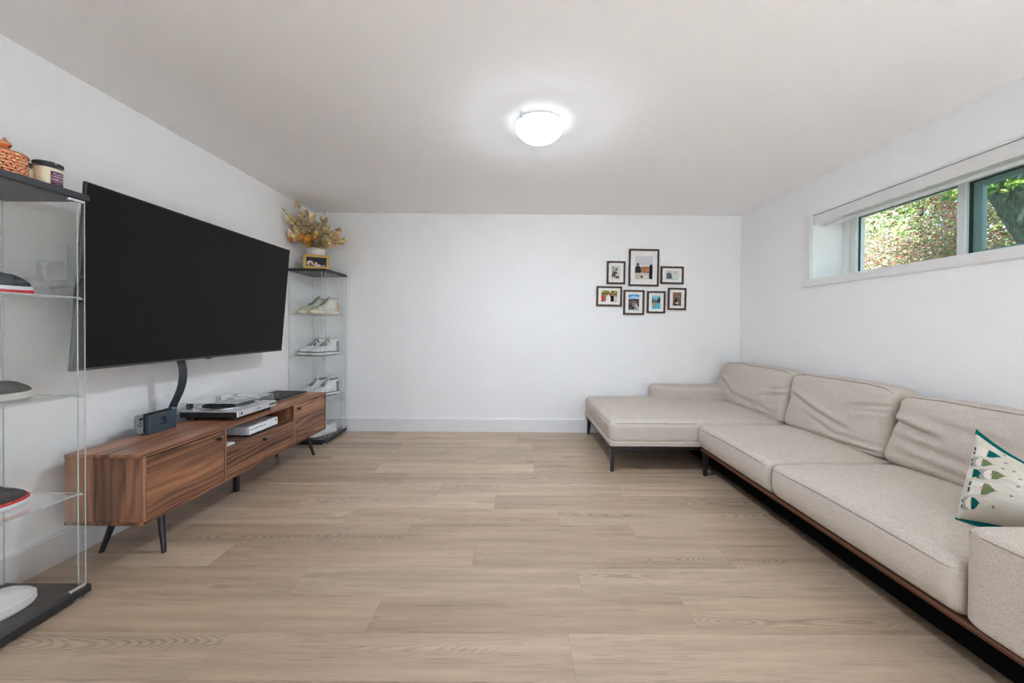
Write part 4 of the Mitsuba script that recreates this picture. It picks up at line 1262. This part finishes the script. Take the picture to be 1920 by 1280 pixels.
def block(poly, z0, z1, r=.028, nsub=.035, seed=0):
    """An upholstered block: the plan polygon with rounded top and bottom edges."""
    rows = []
    a = np.linspace(0, PI / 2, 6)
    lv = [(r * (1 - math.sin(q)), z0 + r * (1 - math.cos(q))) for q in a] + [(0, z) for z in np.linspace(z0 + r, z1 - r, 5)[1:-1]] + [(r * (1 - math.cos(q)), z1 - r * (1 - math.sin(q))) for q in a]
    base = poly.exterior
    n = int(base.length / .02)
    ref = np.array([base.interpolate(i / n, normalized=True).coords[0] for i in range(n)])
    if Polygon(ref).exterior.is_ccw is False:
        ref = ref[::-1]
    for o, z in lv:
        if o <= 1e-6:
            q = ref
        else:
            e = poly.buffer(-o).exterior
            q = np.array([e.interpolate(e.project(Point(*p_))).coords[0] for p_ in ref])
        rows.append(np.column_stack([q, np.full(n, z)]))
    P = np.array(rows)
    c = P[0].mean(0)
    inner = [c * w_ + P[-1] * (1 - w_) for w_ in (.25, .5, .75, 1.0)]
    for w_, q in zip((.25, .5, .75, 1.0), inner):
        q[:, 2] = z1 + .008 * (1 - (1 - w_) ** 2)
    P = np.concatenate([[P[0] * .001 + .999 * (P[0].mean(0))], P, inner])
    m = grid_mesh(P, True)
    return m


put('armrest', block(pl2, .34, .534, r=.045), 'mat_fabric', so, smooth=50)
pl3 = Polygon([(1.418, .845), (1.418, 1.10), (1.43, 1.135), (1.47, 1.143), (2.33, 1.143), (2.33, .845)]).buffer(-.02).buffer(.02)
ar2 = put('armrest', block(pl3, .197, .505, r=.022), 'mat_fabric', so, smooth=50)
put('seam', tube(np.array([(1.419, .85, .487), (1.419, 1.09, .487), (1.432, 1.132, .487), (1.47, 1.1445, .487), (2.2, 1.1445, .487)]), .002, 6), 'mat_seam', ar2, smooth=True)


# back cushions: loose, slouching
def back_cushion(y0, y1, h, label, folds, thick=.205, lean=.20, zb=.385, xb=2.045, seed=0, top_fn=None, taper=.0):
    ln = y1 - y0
    m = softbox([thick, ln, h], .055, 66, 6)
    v = np.array(m.vertices)
    a = .5 - v[:, 1] / ln                               # 0 at the far end (left in the photograph) .. 1 at the near end
    b = v[:, 2] / h + .5                                # 0 bottom .. 1 top
    fr = np.clip(-v[:, 0] / thick * 2, -1, 1)            # 1 on the front face
    puff = np.clip(1 - np.abs(2 * a - 1) ** 2.6, 0, 1) * np.clip(1 - np.abs(2 * b - 1) ** 2.6, 0, 1)
    dx = -.035 * puff * fr
    side = np.clip((np.abs(2 * a - 1) - .0), 0, 1)
    f = 0
    for (A, B, wd, dp, cv) in folds:
        f = f + fold(a * ln, b * h, (A[0] * ln, A[1] * h), (B[0] * ln, B[1] * h), wd, dp, cv)
    dx = dx - f * np.clip(fr, 0, 1)
    q = meshkit.fbm(np.stack([v[:, 0] * 4, v[:, 1] * 6, v[:, 2] * 9], -1), 3, seed) - .5
    dx = dx - q * .022 * fr
    v[:, 0] += dx
    # the top edge sags and the corners round off
    v[:, 2] += np.clip(b - .5, 0, .5) * 2 * (-.022 * np.abs(2 * a - 1) ** 4 + .014 * (meshkit.fbm(np.stack([v[:, 1] * 5, v[:, 0] * 3, v[:, 1] * 0], -1), 2, seed + 5) - .5))
    v[:, 1] *= 1 - .035 * (1 - np.abs(2 * b - 1)) * 1.0 + .0
    if top_fn is not None:
        v[:, 2] += top_fn(a, b)
    if taper:
        v[:, 1] += taper * (1 - a) * (.5 - b)
    # lean back about the bottom
    z = v[:, 2] + h / 2
    x = v[:, 0] + thick / 2
    X = xb + x * math.cos(lean) + z * math.sin(lean)
    Z = zb + z * math.cos(lean) - x * math.sin(lean) * .4
    m.vertices = np.stack([X, v[:, 1] + (y0 + y1) / 2, Z], 1)
    k = thing('back_cushion', label, 'cushion', 'loose back cushions along the sofa')
    put('cover', m, 'mat_fabric', k, smooth=True)
    aa_ = np.linspace(.012, .988, 46)
    i = [int(np.argmin((a - q_) ** 2 * 30 + (b - .93) ** 2 * 3 + (fr - .8) ** 2)) for q_ in aa_]
    pth = np.array(m.vertices)[i]
    pth = np.array([pth[max(0, j - 1):j + 2].mean(0) for j in range(len(pth))]) + [-.0015, 0, .001]
    put('seam', tube(pth, .0020, 6), 'mat_seam', k, smooth=True)
    return k


back_cushion(2.785, 3.775, .425, 'beige back cushion of the sofa nearest the far corner', [((.08, .56), (.36, .30), .018, .014, .01), ((1.0, .66), (.80, .58), .012, .013, 0), ((.98, .52), (.76, .42), .014, .014, 0),
             ((.97, .14), (.72, .22), .012, .010, 0), ((.98, .08), (.80, .11), .010, .008, 0), ((.4, .28), (.7, .2), .02, .008, 0)], seed=3, taper=.12)
back_cushion(2.020, 2.790, .425, 'beige back cushion in the middle of the sofa with a long diagonal crease', [((.10, .60), (.74, .28), .016, .016, -.012), ((1.0, .74), (.70, .62), .012, .015, 0), ((1.0, .66), (.74, .56), .012, .010, 0),
             ((.97, .16), (.62, .16), .012, .010, 0), ((.30, .34), (.62, .16), .016, .009, 0), ((.98, .08), (.72, .06), .010, .009, 0)], seed=11)
back_cushion(1.170, 2.025, .400, 'beige back cushion of the sofa behind the patterned throw pillow', [((.0, .60), (.30, .50), .018, .024, 0), ((.05, .40), (.5, .30), .018, .010, 0), ((.70, .90), (.95, .97), .014, .022, 0), ((.72, .92), (.72, .74), .012, .012, 0),
             ((.1, .2), (.6, .12), .016, .008, 0), ((.2, .7), (.6, .62), .02, .008, 0)], seed=23, taper=.04)

# throw pillow
pw_ = thing('throw_pillow', 'cream throw pillow with gnome pattern and teal edging on the sofa', 'pillow')
PS = .46
npz = 240
s_, t_ = np.meshgrid(np.linspace(-1, 1, npz), np.linspace(-1, 1, npz))


def pillow_side(sgn):
    prof = np.clip(1 - s_ ** 2, 0, 1) ** .55 * np.clip(1 - t_ ** 2, 0, 1) ** .55
    pinch = 1 - .07 * (s_ ** 2) * (1 - t_ ** 2) * 0 - .0
    X = s_ * PS / 2 * (1 - .055 * (1 - t_ ** 2) * np.abs(s_))
    Y = t_ * PS / 2 * (1 - .055 * (1 - s_ ** 2) * np.abs(t_))
    wr = meshkit.fbm(np.stack([s_ * 2.2, t_ * 5, s_ * 0], -1), 3, 31) - .5
    rad = np.exp(-(1 - np.abs(s_)) * 5) * np.sin(t_ * 16 + 1.5) * .006
    rad2 = np.exp(-(1 - np.abs(t_)) * 5) * np.sin(s_ * 14 + .5) * .006
    return np.stack([X, Y, sgn * (.150 * prof + (wr * .012 + rad2 * .8) * np.clip(prof * 2, 0, 1))], -1)


pa = Paint(1, 1, npz)
pa.c[:] = lin(204, 198, 186)
her = np.sin((pa.u * 150 + 4 * np.abs(((pa.v * 24) % 2) - 1)) * 2 * PI / 3.0)
pa.c *= (1 + .05 * her)[..., None]
TEAL, OLIVE, WHITE, GREY, SKIN, INK = (16, 92, 90), (112, 126, 88), (222, 218, 208), (164, 161, 155), (216, 150, 130), (70, 74, 76)


def gnome(cx, cy, sc, hat, body, up=0.0):
    """A hatted bearded figure; its head points along +u turned by up."""
    ca, sa = math.cos(up), math.sin(up)

    def w(pts):
        return [(cx + sc * (x * ca - y * sa), cy + sc * (x * sa + y * ca)) for x, y in pts]

    pa.poly(w([(-.10, -.07), (.02, -.062), (.02, .062), (-.10, .07)]), body)
    pa.ell(*w([(-.005, 0)])[0], sc * .052, sc * .062, WHITE)
    pa.poly(w([(.015, -.060), (.06, -.055), (.125, .004), (.06, .055), (.015, .060)]), hat)
    pa.ell(*w([(.012, 0)])[0], sc * .012, sc * .012, SKIN)
    pa.ell(*w([(.128, .004)])[0], sc * .012, sc * .006, GREY)
    for y in (-.03, .03):
        pa.poly(w([(-.125, y - .02), (-.10, y - .02), (-.10, y + .02), (-.125, y + .02)]), INK)


for (x, y, sc, hat, body, up) in ((.17, .80, 1.05, TEAL, WHITE, .25), (.18, .63, .95, OLIVE, GREY, .2), (.32, .49, 1.05, OLIVE, GREY, .25), (.13, .46, .9, TEAL, WHITE, .1), (.28, .29, 1.15, OLIVE, WHITE, -.05), (.18, .13, .9, TEAL, GREY, 0)):
    gnome(x, y, sc, hat, body, up)


def tree_mark(x, y, s):
    for a in range(3):
        d = np.array([math.cos(a * PI / 3), math.sin(a * PI / 3)]) * s
        n_ = np.array([-d[1], d[0]]) * .12
        pa.poly([(x - d[0] - n_[0], y - d[1] - n_[1]), (x + d[0] - n_[0], y + d[1] - n_[1]), (x + d[0] + n_[0], y + d[1] + n_[1]), (x - d[0] + n_[0], y - d[1] + n_[1])], INK)


for (x, y) in ((.28, .92), (.36, .76), (.46, .66), (.56, .44), (.54, .56), (.55, .28), (.42, .12), (.38, .64)):
    tree_mark(x, y, .018)
# a slouching pillow: its corners lie where it leans on the back cushion, the seat and the arm
TL_, BL_, TR_, BR_ = (np.array(q) for q in ((1.885, 1.475, .700), (1.680, 1.370, .400), (1.930, 1.100, .600), (1.800, 1.175, .430)))
PN = np.cross(TR_ - BL_, TL_ - BR_)
PN /= np.linalg.norm(PN)


def in_room(P):
    a, b = P[..., 0:1] / PS + .5, P[..., 1:2] / PS + .5
    base = BL_ * (1 - a) * (1 - b) + BR_ * a * (1 - b) + TL_ * (1 - a) * b + TR_ * a * b
    sag = -.045 * 4 * a * (1 - a) * np.clip(b - .3, 0, 1) / .7
    return base + PN * P[..., 2:3] + np.array([.0, .0, 1.0]) * sag


front, back = pillow_side(1), pillow_side(-1)
put('front_cover', grid_mesh(in_room(front)), 'mat_vc_matte', pw_, smooth=True, color=pa.c.reshape(-1, 3))
put('back_cover', grid_mesh(in_room(back)[:, ::-1]), 'mat_vc_matte', pw_, smooth=True, color=lin(196, 190, 178))
for sg in (1, -1):
    ed_ = front[-1 if sg > 0 else 0]
    tp2 = np.array([ed_ + [0, sg * o, z] for o, z in ((-.008, .005), (.020, .004), (.020, -.002), (-.008, -.004))]).transpose(1, 0, 2)
    put('edging', grid_mesh(in_room(tp2), True), 'mat_vc_matte', pw_, smooth=40, color=lin(14, 88, 88), label='teal fabric edging')

# ------------------------------------------------------------------ outside the window
put('ground', grid_mesh(np.stack([*(lambda a, b: (a, b, 1.02 + .10 * np.clip(a - 3, 0, 9) + .1 * meshkit.fbm(np.stack([a, b, a * 0], -1), 3, 2)))(*np.meshgrid(np.linspace(XO + .01, 16, 40), np.linspace(-6, 16, 50)))], -1)),
    'mat_vc_matte', kind='structure', label='garden ground outside the window', smooth=True, color=lin(96, 104, 72))


def foliage(name, blobs, n, size, cols, seed, label, cat, trunk=None, shape=.62, dim=.86):
    r = np.random.default_rng(seed)
    k = thing(name, label, cat)
    B = np.array([b[:6] for b in blobs], float)
    wts = (B[:, 3] * B[:, 4] * B[:, 5]) ** .55
    idx = r.choice(len(B), n, p=wts / wts.sum())
    d = r.normal(size=(n, 3))
    d /= np.linalg.norm(d, axis=1, keepdims=True)
    rad = r.uniform(.55, 1.0, (n, 1)) ** .6
    c = B[idx, :3] + d * B[idx, 3:6] * rad
    ax = r.normal(size=(n, 3)) * [1, 1, .7] + [0, 0, -.25]
    ax /= np.linalg.norm(ax, axis=1, keepdims=True)
    sd = np.cross(ax, r.normal(size=(n, 3)) * [.6, .6, 1.0])
    sd /= np.linalg.norm(sd, axis=1, keepdims=True) + 1e-9
    s = size * r.uniform(.6, 1.3, (n, 1))
    P = np.stack([c - ax * s, c + sd * s * shape * .8, c + ax * s, c - sd * s * shape * .8], 1)
    F = (np.array([[0, 1, 2], [0, 2, 3]])[None] + 4 * np.arange(n)[:, None, None]).reshape(-1, 3)
    pal = np.array([lin(*q) for q in cols]) * dim
    patch_ = meshkit.fbm(c * 1.9, 3, seed)
    ci = np.clip(((patch_ - .25) * 2.0 + r.normal(0, .22, n)) * len(pal), 0, len(pal) - 1).astype(int)
    col = np.repeat(pal[ci] * r.uniform(.8, 1.2, (n, 1)), 4, 0)
    put('foliage', trimesh.Trimesh(P.reshape(-1, 3), F, process=False), 'mat_leaf', k, color=col, kind='stuff')
    for tr_ in (trunk or []):
        put('trunk', tube(spline(tr_[0], 16), np.linspace(tr_[1], tr_[2], 16), 10), 'mat_vc_matte', k, smooth=True, color=lin(86, 78, 66))
    return k


maple = [(150, 170, 112), (178, 190, 134), (138, 156, 112), (214, 196, 164), (196, 190, 150), (230, 178, 160), (220, 124, 108), (236, 214, 200), (170, 186, 140), (206, 204, 150)]
green = [(124, 170, 78), (160, 204, 88), (200, 224, 120), (104, 150, 84), (180, 214, 136)]
foliage('maple_shrub', [(4.6, 4.0, 2.0, 1.0, 1.5, .75), (4.9, 5.4, 1.75, 1.0, 1.2, .75), (4.7, 3.0, 2.15, .9, 1.0, .75), (5.2, 6.6, 1.6, .9, 1.2, .7), (4.4, 4.6, 1.6, .8, 1.6, .6)], 110000, .017, maple, 41, 'red and green Japanese maple shrub outside the left window light', 'shrub',
        trunk=[([(4.8, 4.2, 1.2), (4.75, 4.1, 1.6), (4.5, 3.7, 2.1)], .05, .015), ([(4.85, 4.3, 1.2), (4.9, 4.8, 1.6), (4.9, 5.4, 2.0)], .045, .012)])
foliage('leafy_tree', [(7.8, 6.5, 3.2, 1.6, 3.0, 1.6), (8.2, 10, 2.8, 1.6, 2.6, 1.8), (7.5, 3.2, 3.7, 1.4, 2.0, 1.1), (8.0, 8.2, 4.8, 1.8, 3, 1.2)], 42000, .070, green, 42, 'bright green tree behind the maple outside the window', 'tree',
        trunk=[([(8.2, 7.5, 1.4), (8.1, 7.4, 2.6), (7.9, 7.0, 4.2)], .16, .05)])
foliage('leafy_tree', [(3.36, 2.46, 2.22, .13, .45, .15), (3.38, 2.42, 2.40, .22, .55, .2), (3.55, 2.35, 2.66, .45, .8, .34), (4.6, 1.9, 3.25, .9, 1.0, .42), (5.0, 2.8, 3.45, 1.0, 1.0, .40), (5.2, .8, 3.3, 1.0, 1.0, .5)], 26000, .024, green, 43, 'green leafy boughs at the top of the right window light', 'tree',
        trunk=[([(6.5, 1.2, 1.4), (6.3, 1.4, 2.8), (5.4, 1.8, 3.4)], .12, .03)])
tk = spline([(3.80, 1.90, .9), (3.78, 2.29, 1.75), (3.76, 2.50, 2.2), (3.74, 3.08, 3.6)], 150)
an = np.linspace(0, 2 * PI, 49)[:-1]
tm = tube(tk, np.linspace(.36, .28, 150), 150)
vv = np.array(tm.vertices)
nn = meshkit.fbm(vv * [22, 22, 9], 4, 8) - .5
ctr_ = tk[np.argmin(((vv[:, None] - tk[None]) ** 2).sum(-1), 1)]
vv += (vv - ctr_) * (nn[:, None] * .10)
tm.vertices = vv
put('tree_trunk', tm, 'mat_vc_matte', smooth=True, color=np.clip(lin(96, 110, 98) * (1 + 2.4 * (meshkit.fbm(vv * 90, 2, 3)[:, None] - .5)), 0, 1),
    label='thick dark leaning tree trunk outside the right window light', category='tree trunk')
